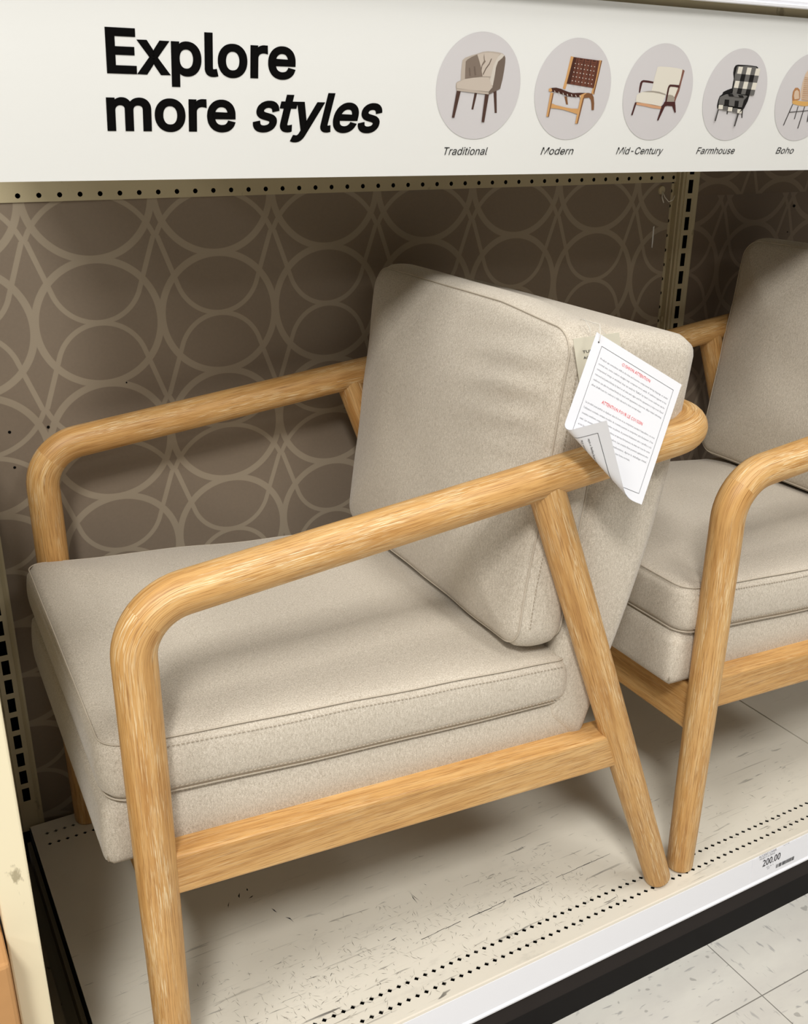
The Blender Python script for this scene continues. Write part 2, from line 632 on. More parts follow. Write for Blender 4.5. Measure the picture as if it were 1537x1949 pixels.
def dashes(name, pts, nrm, L, gap, w, parent, mat):
    """a run of stitches lying along pts (list of (point, outward normal))"""
    mb = MB()
    acc = 0.0
    P = [Vector(p) for p in pts]
    for i in range(len(P) - 1):
        a, b = P[i], P[i + 1]
        d = b - a
        ln = d.length
        if ln < 1e-6:
            continue
        d /= ln
        nn = Vector(nrm[i]).normalized()
        s = d.cross(nn).normalized() * w
        t = -acc
        while t < ln:
            if t >= 0:
                p0, p1 = a + d * t, a + d * min(t + L, ln + L)
                c = [p0 - s, p0 + s, p1 + s, p1 - s]
                mb.add([q + nn * 0.0003 for q in c] + [q - nn * 0.001 for q in c],
                       [(0, 1, 2, 3), (0, 4, 5, 1), (1, 5, 6, 2), (2, 6, 7, 3), (3, 7, 4, 0)])
            t += L + gap
        acc = ln - (t - (L + gap)) - 0
        acc = (L + gap) - (t - ln)
    return mb.build(name, mat, parent)


def text_mesh(body, size=1.0, offset=0.0, shear=0.0, res=2, align='LEFT'):
    c = bpy.data.curves.new('text', 'FONT')
    c.body = body
    c.size = size
    c.offset = offset
    c.shear = shear
    c.resolution_u = res
    c.align_x = align
    c.dimensions = '2D'
    c.fill_mode = 'FRONT'
    o = bpy.data.objects.new('text', c)
    COL.objects.link(o)
    me = bpy.data.meshes.new_from_object(o.evaluated_get(bpy.context.evaluated_depsgraph_get()))
    vs = [(v.co.x, v.co.y) for v in me.vertices]
    fs = [tuple(p.vertices) for p in me.polygons]
    bpy.data.objects.remove(o)
    bpy.data.meshes.remove(me)
    bpy.data.curves.remove(c)
    return vs, fs


def fill_loops(loops, bold=0.0):
    """triangulates closed outlines (with counters) given as flat coordinate lists; bold thickens the strokes"""
    polys = [[Vector((L[2 * i], L[2 * i + 1], 0)) for i in range(len(L) // 2)] for L in loops]

    def area(P):
        return 0.5 * sum(P[i - 1].x * P[i].y - P[i].x * P[i - 1].y for i in range(len(P)))

    def inside(q, P):
        c = False
        for i in range(len(P)):
            a, b = P[i - 1], P[i]
            if (a.y > q.y) != (b.y > q.y) and q.x < (b.x - a.x) * (q.y - a.y) / (b.y - a.y) + a.x:
                c = not c
        return c
    outer = [P for P in polys if not any(Q is not P and abs(area(Q)) > abs(area(P)) and inside(P[0], Q) for Q in polys)]
    vs, fs, low = [], [], []
    for O in outer:
        grp = [O] + [P for P in polys if P is not O and P not in outer and inside(P[0], O)]
        b = len(vs)
        flat = [q for P in grp for q in P]
        vs += [(q.x, q.y) for q in flat]
        low += [0] * len(flat)
        fs += [tuple(b + k for k in t) for t in tessellate_polygon(grp)]
        if bold:
            for gi, P in enumerate(grp):
                sgn_ = 1 if area(P) > 0 else -1
                if gi:
                    sgn_ = -sgn_
                n = len(P)
                off, inn = [], []
                for i in range(n):
                    d0 = (P[i] - P[i - 1]).normalized()
                    d1 = (P[(i + 1) % n] - P[i]).normalized()
                    n0 = Vector((d0.y, -d0.x, 0)) * sgn_
                    n1 = Vector((d1.y, -d1.x, 0)) * sgn_
                    m = n0 + n1
                    if m.length < 0.3:
                        m = n0
                    m.normalize()
                    off.append(P[i] + m * bold / max(0.5, m.dot(n0)))
                    inn.append(P[i] - m * bold * 0.8)
                b = len(vs)
                vs += [(q.x, q.y) for q in inn] + [(q.x, q.y) for q in off]
                low += [1] * (2 * n)
                fs += [(b + i, b + (i + 1) % n, b + n + (i + 1) % n, b + n + i) for i in range(n)]
    return vs, fs, low


# outlines of the sign's lettering and of its printed pictures (1/1000 em and millimetres)
GLYPH = {"Explore":[[60,0,60,509,372,509,372,452,125,452,125,286,355,286,355,229,125,229,125,57,375,57,375,0],[439,0,590,218,590,171,447,379,519,379,566,306,575,292,583,279,
591,266,598,253,605,241,612,229,619,217,626,206,594,206,601,217,608,229,615,241,621,253,628,266,635,279,643,292,652,306,700,379,770,379,627,169,627,214,776,0,
705,0,649,85,641,99,633,112,625,124,618,136,612,148,605,159,598,171,591,182,623,182,616,171,610,159,603,148,597,136,591,124,583,112,575,99,567,85,510,0],
[850,-143,850,379,909,379,909,319,915,319,919,325,924,331,929,338,934,346,941,353,949,360,958,367,969,373,980,378,994,381,1009,384,1026,384,1049,383,1071,378,1091,371,
1110,361,1127,347,1142,332,1156,313,1167,293,1176,270,1182,245,1186,218,1187,189,1186,160,1182,133,1176,108,1167,84,1156,64,1143,45,1128,29,1110,16,1092,5,1071,-2,1050,-7,
1027,-8,1010,-7,995,-5,982,-1,970,4,959,10,950,17,942,24,935,31,929,39,924,46,919,53,915,59,911,59,911,-143],[1017,47,1034,48,1050,51,1064,57,1077,66,
1088,76,1098,88,1106,101,1113,117,1118,133,1122,151,1125,170,1125,189,1125,209,1122,227,1118,245,1113,261,1106,276,1098,290,1088,301,1077,311,1064,319,1050,325,1034,329,1017,330,
1001,329,985,325,971,320,958,312,947,302,937,291,929,278,922,263,917,247,913,229,911,210,910,189,911,169,913,150,917,132,922,115,929,100,938,86,948,75,959,65,
972,57,986,51,1001,48],[1361,-2,1340,-1,1323,3,1308,10,1295,20,1286,33,1279,47,1275,65,1274,84,1274,509,1335,509,1335,99,1336,87,1337,77,1339,68,1342,62,1346,58,
1351,54,1359,53,1368,52,1372,52,1376,52,1382,53,1387,53,1391,54,1402,3,1398,2,1394,1,1389,0,1383,-1,1378,-2,1372,-2,1366,-2],[1618,-8,1593,-7,1570,-2,1548,6,
1527,16,1509,30,1493,46,1479,64,1467,85,1457,108,1450,133,1446,159,1445,187,1446,216,1450,243,1457,268,1467,291,1479,312,1493,330,1509,346,1527,360,1548,371,1570,378,1593,383,
1618,384,1643,383,1667,378,1689,371,1709,360,1728,346,1744,330,1758,312,1770,291,1780,268,1786,243,1790,216,1792,187,1790,159,1786,133,1780,108,1770,85,1758,64,1744,46,1728,30,
1709,16,1689,6,1667,-2,1643,-7],[1618,46,1636,48,1653,51,1668,57,1681,66,1693,76,1703,89,1711,102,1718,117,1723,134,1727,151,1729,169,1730,187,1729,206,1727,224,1723,242,
1718,258,1711,274,1703,287,1693,300,1681,310,1668,319,1653,325,1636,329,1618,330,1600,329,1584,325,1569,319,1556,310,1544,300,1534,287,1526,274,1519,258,1514,242,1510,224,1508,206,
1507,187,1508,169,1510,151,1514,134,1519,117,1526,102,1534,89,1544,76,1556,66,1569,57,1584,51,1600,48],[1878,0,1878,379,1938,379,1938,321,1948,335,1956,347,1966,358,1978,367,
1992,375,2007,380,2022,384,2039,385,2043,385,2047,385,2051,385,2055,384,2059,384,2063,384,2067,384,2069,322,2065,323,2061,324,2056,324,2050,325,2045,325,2039,326,2033,326,2020,325,
2008,323,1996,319,1985,315,1975,309,1966,301,1958,293,1952,284,1946,273,1943,262,1940,250,1940,237,1940,0],[2297,-8,2270,-7,2246,-2,2223,6,2202,16,2183,30,2167,46,2153,64,
2141,85,2131,108,2125,132,2120,159,2119,187,2120,215,2124,242,2131,267,2140,290,2152,311,2166,329,2182,346,2200,359,2220,370,2242,378,2265,383,2290,384,2306,384,2321,382,2336,379,
2351,374,2365,368,2379,361,2392,351,2404,341,2416,329,2426,315,2435,299,2442,282,2448,263,2453,242,2455,219,2456,194,2456,169,2160,169,2160,221,2423,221,2395,202,2394,220,2392,237,
2388,254,2383,269,2376,282,2368,294,2358,305,2348,314,2335,321,2322,326,2307,329,2290,330,2274,329,2258,326,2244,321,2231,313,2220,304,2210,294,2201,282,2194,270,2188,256,2184,241,
2182,226,2181,211,2181,178,2182,157,2185,139,2189,122,2195,106,2203,92,2213,80,2224,70,2236,61,2250,55,2264,50,2280,47,2297,46,2309,47,2319,48,2329,50,2339,53,2348,56,
2356,61,2363,66,2370,73,2377,80,2382,88,2387,96,2391,105,2450,91,2445,77,2438,63,2430,51,2420,39,2409,29,2396,19,2383,11,2368,4,2351,-1,2334,-5,2316,-7]],"more":[[53,0,
53,379,112,379,112,295,108,295,112,310,118,323,125,335,132,346,141,355,151,363,161,370,172,376,183,380,195,384,207,386,219,386,239,385,257,380,273,372,287,361,
299,347,309,331,316,314,321,295,312,295,317,308,322,321,329,332,337,343,347,353,357,361,368,369,381,375,394,380,407,383,422,385,437,386,453,385,468,383,483,378,
497,372,510,364,522,354,532,342,541,328,548,313,553,296,556,276,557,255,557,0,496,0,496,254,494,273,490,289,483,302,473,313,460,321,447,326,433,329,419,330,
406,330,395,328,384,324,374,320,365,314,358,307,351,299,345,290,341,280,338,270,336,259,335,247,335,0,274,0,274,260,273,275,269,288,262,301,253,311,242,320,
229,326,215,329,199,330,188,330,178,328,168,325,158,320,148,314,140,307,132,299,126,289,121,278,117,266,114,253,114,238,114,0],[817,-8,792,-7,769,-2,747,6,
727,16,708,30,692,46,678,64,666,85,656,108,649,133,645,159,644,187,645,216,649,243,656,268,666,291,678,312,692,330,708,346,727,360,747,371,769,378,792,383,
817,384,842,383,866,378,888,371,908,360,927,346,943,330,957,312,969,291,979,268,985,243,989,216,991,187,989,159,985,133,979,108,969,85,957,64,943,46,927,30,
908,16,888,6,866,-2,842,-7],[817,46,835,48,852,51,867,57,880,66,892,76,902,89,910,102,917,117,922,134,926,151,928,169,929,187,928,206,926,224,922,242,
917,258,910,274,902,287,892,300,880,310,867,319,852,325,835,329,817,330,799,329,783,325,768,319,755,310,743,300,733,287,725,274,718,258,713,242,709,224,707,206,
706,187,707,169,709,151,713,134,718,117,725,102,733,89,743,76,755,66,768,57,783,51,799,48],[1078,0,1078,379,1137,379,1137,321,1147,335,1155,347,1165,358,1177,367,
1191,375,1206,380,1221,384,1238,385,1242,385,1246,385,1250,385,1254,384,1258,384,1262,384,1266,384,1268,322,1264,323,1260,324,1255,324,1249,325,1244,325,1238,326,1232,326,1219,325,
1207,323,1195,319,1184,315,1174,309,1165,301,1157,293,1151,284,1145,273,1142,262,1139,250,1139,237,1139,0],[1496,-8,1469,-7,1445,-2,1422,6,1401,16,1382,30,1366,46,1352,64,
1340,85,1330,108,1324,132,1320,159,1318,187,1320,215,1323,242,1330,267,1339,290,1351,311,1365,329,1381,346,1399,359,1419,370,1441,378,1464,383,1489,384,1505,384,1520,382,1535,379,
1550,374,1564,368,1578,361,1591,351,1603,341,1615,329,1625,315,1634,299,1641,282,1647,263,1652,242,1654,219,1655,194,1655,169,1359,169,1359,221,1622,221,1594,202,1593,220,1591,237,
1587,254,1582,269,1575,282,1567,294,1558,305,1547,314,1534,321,1521,326,1506,329,1489,330,1473,329,1457,326,1443,321,1430,313,1419,304,1409,294,1400,282,1393,270,1387,256,1383,241,
1381,226,1380,211,1380,178,1381,157,1384,139,1388,122,1395,106,1402,92,1412,80,1423,70,1435,61,1449,55,1464,50,1479,47,1496,46,1508,47,1518,48,1528,50,1538,53,1547,56,
1555,61,1562,66,1569,73,1576,80,1581,88,1586,96,1590,105,1649,91,1644,77,1637,63,1629,51,1619,39,1608,29,1595,19,1582,11,1567,4,1550,-1,1533,-5,1515,-7]],"styles":[[180,-8,
161,-7,144,-5,128,-2,113,3,100,10,88,18,78,27,70,38,64,50,59,63,57,78,56,94,117,107,119,92,123,79,129,69,137,60,148,54,161,49,175,46,
191,45,210,46,228,50,244,55,258,62,270,71,280,81,287,91,291,103,292,112,291,121,288,129,284,136,277,142,269,147,258,151,246,155,187,170,164,177,145,186,
130,196,118,208,110,222,105,237,104,255,107,274,112,290,118,305,127,319,138,332,151,343,164,354,180,363,197,370,214,377,233,381,252,384,272,384,290,384,307,381,
322,378,336,372,348,366,358,358,366,349,374,339,379,328,383,316,386,303,388,290,329,277,327,288,324,298,319,307,312,316,303,323,292,328,278,331,261,333,244,332,
229,329,214,324,201,317,189,308,180,299,173,289,170,277,168,267,169,258,172,250,177,243,185,237,195,232,207,227,221,223,275,209,298,202,317,194,332,183,344,171,
352,158,356,142,357,125,355,107,350,90,343,75,334,61,323,47,310,35,295,24,279,15,261,6,242,0,222,-5,202,-7],[652,379,641,327,443,327,455,379],[533,471,
595,471,512,98,511,86,510,76,512,68,515,61,519,56,526,53,535,51,546,50,553,50,557,51,561,51,566,52,570,52,575,53,579,54,578,2,573,0,568,-1,
562,-2,556,-3,550,-3,544,-4,538,-4,532,-4,510,-3,490,2,474,10,462,21,453,35,448,52,447,71,450,93],[609,-139,635,-86,644,-87,653,-89,661,-90,669,-90,
677,-89,684,-87,692,-84,699,-80,706,-74,714,-67,721,-58,728,-48,735,-36,755,-1,693,379,760,379,792,155,794,138,796,121,797,104,798,87,799,70,800,53,801,37,
802,21,781,21,789,37,797,53,806,70,814,87,822,104,831,121,841,138,850,155,981,379,1047,379,784,-58,775,-72,765,-85,755,-97,745,-107,735,-116,724,-124,713,-130,
702,-136,690,-140,678,-143,665,-145,652,-145,645,-145,638,-145,631,-144,625,-143,620,-142,616,-141,612,-140],[1120,-2,1100,-1,1083,3,1070,10,1060,20,1053,33,1050,47,1050,65,
1053,84,1146,509,1207,509,1117,99,1115,87,1114,77,1114,68,1115,62,1119,58,1123,54,1130,53,1139,52,1143,52,1147,52,1151,52,1156,53,1161,54,1163,3,1158,2,1154,1,
1149,0,1143,-1,1137,-2,1132,-2,1126,-2],[1381,-8,1355,-7,1331,-2,1310,6,1291,16,1275,30,1263,46,1252,64,1245,85,1241,108,1239,132,1241,159,1246,187,1253,215,1263,242,
1275,267,1290,290,1306,311,1324,329,1344,346,1365,359,1387,370,1411,378,1435,383,1460,384,1476,384,1491,382,1505,379,1519,374,1532,368,1544,361,1555,351,1565,341,1574,329,1581,315,
1586,299,1590,282,1592,263,1591,242,1589,219,1584,194,1579,169,1283,169,1294,221,1557,221,1525,202,1528,220,1530,237,1529,254,1527,269,1524,282,1518,294,1511,305,1502,314,1492,321,
1479,326,1465,329,1449,330,1432,329,1416,326,1400,321,1386,313,1372,304,1360,294,1349,282,1339,270,1330,256,1323,241,1317,226,1313,211,1306,178,1302,157,1301,139,1302,122,1305,106,
1309,92,1316,80,1325,70,1335,61,1347,55,1361,50,1376,47,1393,46,1404,47,1415,48,1426,50,1436,53,1446,56,1455,61,1464,66,1472,73,1480,80,1487,88,1494,96,1499,105,
1556,91,1547,77,1538,63,1527,51,1514,39,1501,29,1486,19,1471,11,1454,4,1437,-1,1419,-5,1400,-7],[1755,-8,1736,-7,1718,-5,1702,-2,1688,3,1674,10,1663,18,1653,27,
1645,38,1638,50,1634,63,1631,78,1631,94,1692,107,1693,92,1697,79,1703,69,1712,60,1723,54,1735,49,1750,46,1766,45,1785,46,1802,50,1818,55,1833,62,1845,71,1855,81,
1861,91,1865,103,1866,112,1866,121,1863,129,1858,136,1852,142,1843,147,1833,151,1821,155,1761,170,1739,177,1720,186,1704,196,1693,208,1684,222,1680,237,1679,255,1682,274,1686,290,
1693,305,1702,319,1713,332,1725,343,1739,354,1754,363,1771,370,1789,377,1807,381,1826,384,1846,384,1865,384,1882,381,1897,378,1910,372,1922,366,1932,358,1941,349,1948,339,1954,328,
1958,316,1961,303,1962,290,1904,277,1902,288,1898,298,1893,307,1887,316,1878,323,1866,328,1852,331,1835,333,1819,332,1803,329,1789,324,1775,317,1764,308,1755,299,1748,289,1744,277,
1743,267,1744,258,1747,250,1752,243,1759,237,1769,232,1781,227,1795,223,1850,209,1873,202,1892,194,1907,183,1919,171,1926,158,1931,142,1932,125,1929,107,1924,90,1918,75,1909,61,
1897,47,1884,35,1870,24,1854,15,1836,6,1817,0,1797,-5,1776,-7]],"Traditional":[[131,452,144,509,529,509,516,452,356,452,257,0,193,0,292,452],[501,0,585,379,644,379,631,321,
635,321,655,347,682,367,713,380,746,385,754,385,762,384,770,384,776,384,763,322,758,323,750,324,739,325,727,326,701,323,677,315,655,301,637,284,623,262,614,237,
562,0],[866,-9,832,-5,803,5,780,22,765,45,759,73,762,108,772,138,786,161,805,179,828,193,853,203,879,211,907,216,934,220,966,224,991,227,1011,230,1025,235,
1034,243,1039,255,1042,279,1040,297,1032,311,1018,322,1000,329,976,331,951,329,928,322,908,313,892,301,878,288,868,274,813,291,836,322,862,346,892,364,923,375,955,382,
986,384,1007,383,1030,379,1053,372,1073,360,1089,343,1100,320,1105,290,1100,251,1044,0,984,0,996,52,992,52,980,38,965,25,946,12,923,1,896,-6],[888,45,920,49,
949,59,972,74,992,93,1006,115,1014,138,1025,190,1018,186,1007,182,993,179,978,176,961,173,946,171,931,169,920,168,898,164,877,159,858,150,842,139,830,124,823,105,
821,87,826,72,835,61,849,52,867,47],[1290,-8,1247,-2,1212,16,1186,45,1170,84,1165,133,1173,189,1190,245,1216,293,1249,332,1288,361,1331,378,1377,384,1409,381,1432,373,
1449,360,1460,346,1468,331,1473,319,1478,319,1520,509,1581,509,1469,0,1410,0,1423,59,1416,59,1405,46,1391,31,1373,17,1350,4,1323,-5],[1312,47,1345,51,1374,65,1400,86,
1422,115,1439,150,1450,189,1456,229,1454,263,1445,291,1429,312,1405,325,1374,330,1340,325,1310,311,1284,290,1263,261,1246,227,1235,189,1230,151,1231,117,1240,88,1256,66,1280,51],
[1574,0,1657,379,1718,379,1635,0],[1702,443,1687,446,1675,455,1669,468,1669,483,1676,499,1688,512,1703,521,1720,524,1736,521,1748,512,1754,499,1754,483,1747,468,1735,455,1719,446],
[1975,379,1964,327,1766,327,1778,379],[1856,471,1918,471,1835,98,1833,76,1837,61,1849,53,1869,50,1876,50,1884,51,1893,52,1902,54,1901,2,1891,-1,1879,-3,1867,-4,1855,-4,
1813,2,1785,21,1771,52,1773,93],[1968,0,2051,379,2112,379,2029,0],[2096,443,2081,446,2069,455,2063,468,2063,483,2070,499,2082,512,2097,521,2114,524,2130,521,2142,512,2148,499,
2148,483,2141,468,2129,455,2113,446],[2287,-8,2240,-2,2202,16,2174,46,2157,85,2151,133,2157,187,2175,243,2202,291,2237,330,2278,360,2324,378,2374,384,2421,378,2460,360,2488,330,
2505,291,2511,243,2504,187,2487,133,2460,85,2425,46,2384,16,2338,-2],[2299,46,2335,51,2367,66,2393,89,2415,117,2431,151,2442,187,2447,224,2446,258,2437,287,2420,310,2396,325,
2362,330,2326,325,2295,310,2269,287,2247,258,2231,224,2219,187,2214,151,2216,117,2225,89,2242,66,2266,51],[2661,227,2611,0,2550,0,2633,379,2692,379,2672,287,2663,287,2694,332,
2729,362,2767,379,2809,384,2844,380,2873,369,2895,349,2908,321,2913,285,2907,240,2854,0,2793,0,2845,235,2848,275,2837,304,2814,323,2779,329,2753,326,2728,317,2705,303,2686,283,
2671,257],[3065,-9,3031,-5,3002,5,2979,22,2964,45,2958,73,2961,108,2971,138,2985,161,3004,179,3027,193,3052,203,3078,211,3106,216,3133,220,3165,224,3190,227,3210,230,3224,235,
3233,243,3238,255,3241,279,3239,297,3231,311,3217,322,3199,329,3175,331,3150,329,3127,322,3107,313,3091,301,3077,288,3067,274,3012,291,3035,322,3061,346,3091,364,3122,375,3154,382,
3185,384,3207,383,3229,379,3252,372,3272,360,3288,343,3300,320,3304,290,3299,251,3243,0,3183,0,3195,52,3191,52,3179,38,3164,25,3145,12,3122,1,3095,-6],[3087,45,3119,49,
3148,59,3172,74,3191,93,3205,115,3213,138,3224,190,3217,186,3206,182,3192,179,3177,176,3161,173,3145,171,3131,169,3119,168,3097,164,3076,159,3057,150,3041,139,3029,124,3022,105,
3020,87,3025,72,3034,61,3048,52,3066,47],[3435,-2,3398,3,3374,20,3364,47,3367,84,3460,509,3522,509,3431,99,3428,77,3430,62,3438,54,3454,52,3462,52,3468,53,3473,53,
3478,54,3477,3,3468,1,3457,-1,3446,-2]],"Modern":[[60,0,172,509,264,509,318,187,320,174,322,159,324,141,326,123,328,103,330,84,331,65,332,49,318,49,327,65,336,83,
346,102,357,121,367,140,377,158,386,174,393,187,588,509,680,509,568,0,504,0,568,291,572,308,576,327,581,347,586,369,592,391,597,413,602,435,608,457,613,457,
601,433,588,409,575,386,562,363,550,341,538,322,528,305,520,291,342,0,286,0,234,291,232,304,230,321,227,340,224,361,222,384,219,408,216,432,213,457,219,457,
216,437,212,416,207,394,203,372,198,350,194,328,190,309,186,291,122,0],[834,-8,787,-2,749,16,720,46,703,85,697,133,704,187,721,243,748,291,783,330,824,360,
870,378,920,384,968,378,1006,360,1034,330,1052,291,1057,243,1050,187,1033,133,1006,85,972,46,930,16,884,-2],[846,46,882,51,913,66,939,89,961,117,978,151,989,187,
994,224,992,258,983,287,967,310,942,325,908,330,873,325,842,310,815,287,793,258,777,224,766,187,761,151,762,117,771,89,788,66,812,51],[1237,-8,1193,-2,1158,16,
1132,45,1117,84,1112,133,1119,189,1136,245,1163,293,1196,332,1234,361,1278,378,1324,384,1355,381,1378,373,1395,360,1407,346,1415,331,1420,319,1424,319,1466,509,1527,509,1415,0,
1356,0,1369,59,1363,59,1352,46,1337,31,1319,17,1296,4,1269,-5],[1258,47,1291,51,1321,65,1347,86,1368,115,1385,150,1397,189,1402,229,1401,263,1392,291,1375,312,1352,325,
1320,330,1287,325,1256,311,1231,290,1209,261,1193,227,1181,189,1176,151,1178,117,1187,88,1203,66,1227,51],[1678,-8,1628,-2,1588,16,1560,46,1542,85,1536,132,1543,187,1560,242,
1587,290,1621,329,1662,359,1708,378,1758,384,1788,382,1816,374,1841,361,1862,341,1878,315,1887,282,1889,242,1882,194,1876,169,1580,169,1591,221,1854,221,1822,202,1827,237,1825,269,
1815,294,1799,314,1776,326,1746,330,1713,326,1683,313,1657,294,1636,270,1620,241,1610,211,1603,178,1598,139,1602,106,1613,80,1632,61,1658,50,1690,46,1712,48,1733,53,1752,61,
1769,73,1784,88,1797,105,1853,91,1835,63,1811,39,1783,19,1751,4,1716,-5],[1924,0,2008,379,2067,379,2054,321,2058,321,2078,347,2105,367,2136,380,2169,385,2177,385,2185,384,
2193,384,2199,384,2186,322,2181,323,2173,324,2162,325,2150,326,2124,323,2100,315,2078,301,2060,284,2046,262,2037,237,1985,0],[2294,227,2244,0,2183,0,2267,379,2326,379,2306,287,
2296,287,2327,332,2363,362,2401,379,2443,384,2478,380,2507,369,2528,349,2542,321,2546,285,2541,240,2488,0,2427,0,2479,235,2481,275,2471,304,2447,323,2413,329,2387,326,2361,317,
2339,303,2319,283,2304,257]],"MidCentury":[[60,0,172,509,264,509,318,187,320,174,322,159,324,141,326,123,328,103,330,84,331,65,332,49,318,49,327,65,336,83,346,102,357,121,
367,140,377,158,386,174,393,187,588,509,680,509,568,0,504,0,568,291,572,308,576,327,581,347,586,369,592,391,597,413,602,435,608,457,613,457,601,433,588,409,
575,386,562,363,550,341,538,322,528,305,520,291,342,0,286,0,234,291,232,304,230,321,227,340,224,361,222,384,219,408,216,432,213,457,219,457,216,437,212,416,
207,394,203,372,198,350,194,328,190,309,186,291,122,0],[681,0,764,379,825,379,742,0],[809,443,794,446,782,455,776,468,776,483,782,499,795,512,810,521,827,524,
843,521,855,512,861,499,861,483,854,468,842,455,826,446],[988,-8,945,-2,910,16,884,45,868,84,863,133,870,189,888,245,914,293,947,332,986,361,1029,378,1075,384,
1106,381,1130,373,1147,360,1158,346,1166,331,1171,319,1176,319,1217,509,1279,509,1167,0,1108,0,1120,59,1114,59,1103,46,1089,31,1070,17,1048,4,1021,-5],[1010,47,1042,51,
1072,65,1098,86,1120,115,1136,150,1148,189,1154,229,1152,263,1143,291,1127,312,1103,325,1072,330,1038,325,1008,311,982,290,961,261,944,227,933,189,927,151,929,117,938,88,
954,66,978,51],[1610,244,1597,188,1375,188,1387,244],[1938,-7,1878,1,1828,25,1791,63,1767,115,1759,179,1768,254,1792,329,1828,393,1875,445,1929,484,1989,508,2053,516,2090,513,
2123,504,2153,490,2178,471,2198,447,2212,418,2220,385,2222,348,2157,348,2155,373,2148,395,2138,413,2124,428,2106,440,2086,449,2064,454,2040,456,1994,450,1951,432,1911,403,1877,364,
1850,314,1832,254,1824,194,1829,145,1846,105,1873,76,1908,59,1951,53,1976,55,2001,60,2025,69,2047,81,2068,96,2087,114,2103,136,2116,160,2180,160,2163,124,2140,91,2113,62,
2083,38,2050,19,2014,5,1976,-4],[2393,-8,2342,-2,2303,16,2274,46,2257,85,2251,132,2258,187,2275,242,2301,290,2336,329,2376,359,2422,378,2472,384,2502,382,2530,374,2556,361,
2577,341,2592,315,2601,282,2603,242,2596,194,2591,169,2294,169,2306,221,2569,221,2536,202,2541,237,2539,269,2530,294,2514,314,2491,326,2460,330,2427,326,2398,313,2372,294,2351,270,
2335,241,2325,211,2317,178,2312,139,2316,106,2328,80,2347,61,2373,50,2405,46,2427,48,2448,53,2467,61,2484,73,2499,88,2511,105,2567,91,2549,63,2526,39,2498,19,2466,4,
2430,-5],[2750,227,2700,0,2639,0,2722,379,2781,379,2761,287,2752,287,2783,332,2818,362,2857,379,2898,384,2933,380,2962,369,2984,349,2997,321,3002,285,2996,240,2943,0,2882,0,
2934,235,2937,275,2926,304,2903,323,2869,329,2842,326,2817,317,2794,303,2775,283,2760,257],[3283,379,3272,327,3074,327,3086,379],[3164,471,3226,471,3143,98,3141,76,3145,61,3157,53,
3177,50,3184,50,3192,51,3201,52,3209,54,3209,2,3199,-1,3187,-3,3175,-4,3163,-4,3121,2,3093,21,3079,52,3081,93],[3404,-5,3369,-1,3341,11,3319,31,3305,59,3301,95,
3306,139,3359,379,3420,379,3369,144,3366,105,3377,75,3400,56,3434,50,3461,53,3486,62,3509,77,3528,97,3543,122,3553,153,3603,379,3664,379,3580,0,3521,0,3542,92,3551,92,
3519,47,3484,17,3446,0],[3686,0,3769,379,3828,379,3816,321,3840,347,3867,367,3898,380,3931,385,3939,385,3947,384,3955,384,3961,384,3948,322,3943,323,3935,324,3924,325,3912,326,
3886,323,3862,315,3840,301,3822,284,3808,262,3799,237,3747,0],[3909,-139,3935,-86,3945,-87,3961,-90,3977,-89,3992,-84,4006,-74,4021,-58,4035,-36,4055,-1,3993,379,4060,379,4092,155,
4096,121,4098,87,4100,53,4103,21,4081,21,4097,53,4114,87,4131,121,4151,155,4281,379,4347,379,4084,-58,4065,-85,4045,-107,4024,-124,4002,-136,3978,-143,3952,-145,3938,-145,3926,-143,
3916,-141]],"Farmhouse":[[60,0,172,509,481,509,468,452,224,452,186,278,407,278,395,221,173,221,125,0],[568,-9,534,-5,506,5,483,22,467,45,461,73,464,108,474,138,489,161,
508,179,530,193,555,203,582,211,609,216,637,220,668,224,694,227,713,230,727,235,736,243,742,255,745,279,742,297,734,311,721,322,702,329,678,331,653,329,630,322,
610,313,594,301,580,288,570,274,515,291,538,322,565,346,594,364,626,375,657,382,689,384,710,383,732,379,755,372,775,360,792,343,803,320,807,290,802,251,747,0,
687,0,698,52,694,52,683,38,667,25,648,12,626,1,599,-6],[590,45,623,49,651,59,675,74,694,93,708,115,716,138,727,190,721,186,710,182,696,179,680,176,
664,173,648,171,634,169,622,168,600,164,579,159,560,150,544,139,532,124,525,105,524,87,528,72,537,61,551,52,569,47],[852,0,935,379,994,379,981,321,985,321,
1006,347,1032,367,1064,380,1097,385,1105,385,1113,384,1121,384,1127,384,1114,322,1109,323,1101,324,1090,325,1078,326,1052,323,1028,315,1006,301,987,284,974,262,965,237,913,0],
[1111,0,1194,379,1254,379,1236,295,1231,295,1247,323,1267,346,1289,363,1313,376,1338,384,1363,386,1399,380,1425,361,1440,331,1444,295,1436,295,1451,321,1471,343,1495,361,1522,375,
1550,383,1580,386,1611,383,1637,372,1658,354,1671,328,1676,296,1671,255,1615,0,1554,0,1610,254,1612,289,1600,313,1578,326,1550,330,1525,328,1503,320,1484,307,1468,290,1456,270,
1448,247,1394,0,1333,0,1390,260,1391,288,1380,311,1359,326,1330,330,1308,328,1286,320,1266,307,1248,289,1234,266,1224,238,1172,0],[1832,227,1782,0,1721,0,1833,509,1894,509,
1845,287,1834,287,1865,332,1900,362,1939,379,1980,384,2015,380,2044,369,2066,349,2079,321,2084,285,2078,240,2025,0,1964,0,2016,235,2019,275,2008,304,1985,323,1951,329,1924,326,
1899,317,1876,303,1857,283,1842,257],[2284,-8,2237,-2,2199,16,2170,46,2153,85,2147,133,2154,187,2171,243,2198,291,2233,330,2274,360,2320,378,2370,384,2418,378,2456,360,2484,330,
2502,291,2507,243,2500,187,2483,133,2456,85,2422,46,2380,16,2334,-2],[2296,46,2332,51,2363,66,2389,89,2411,117,2428,151,2439,187,2444,224,2442,258,2433,287,2417,310,2392,325,
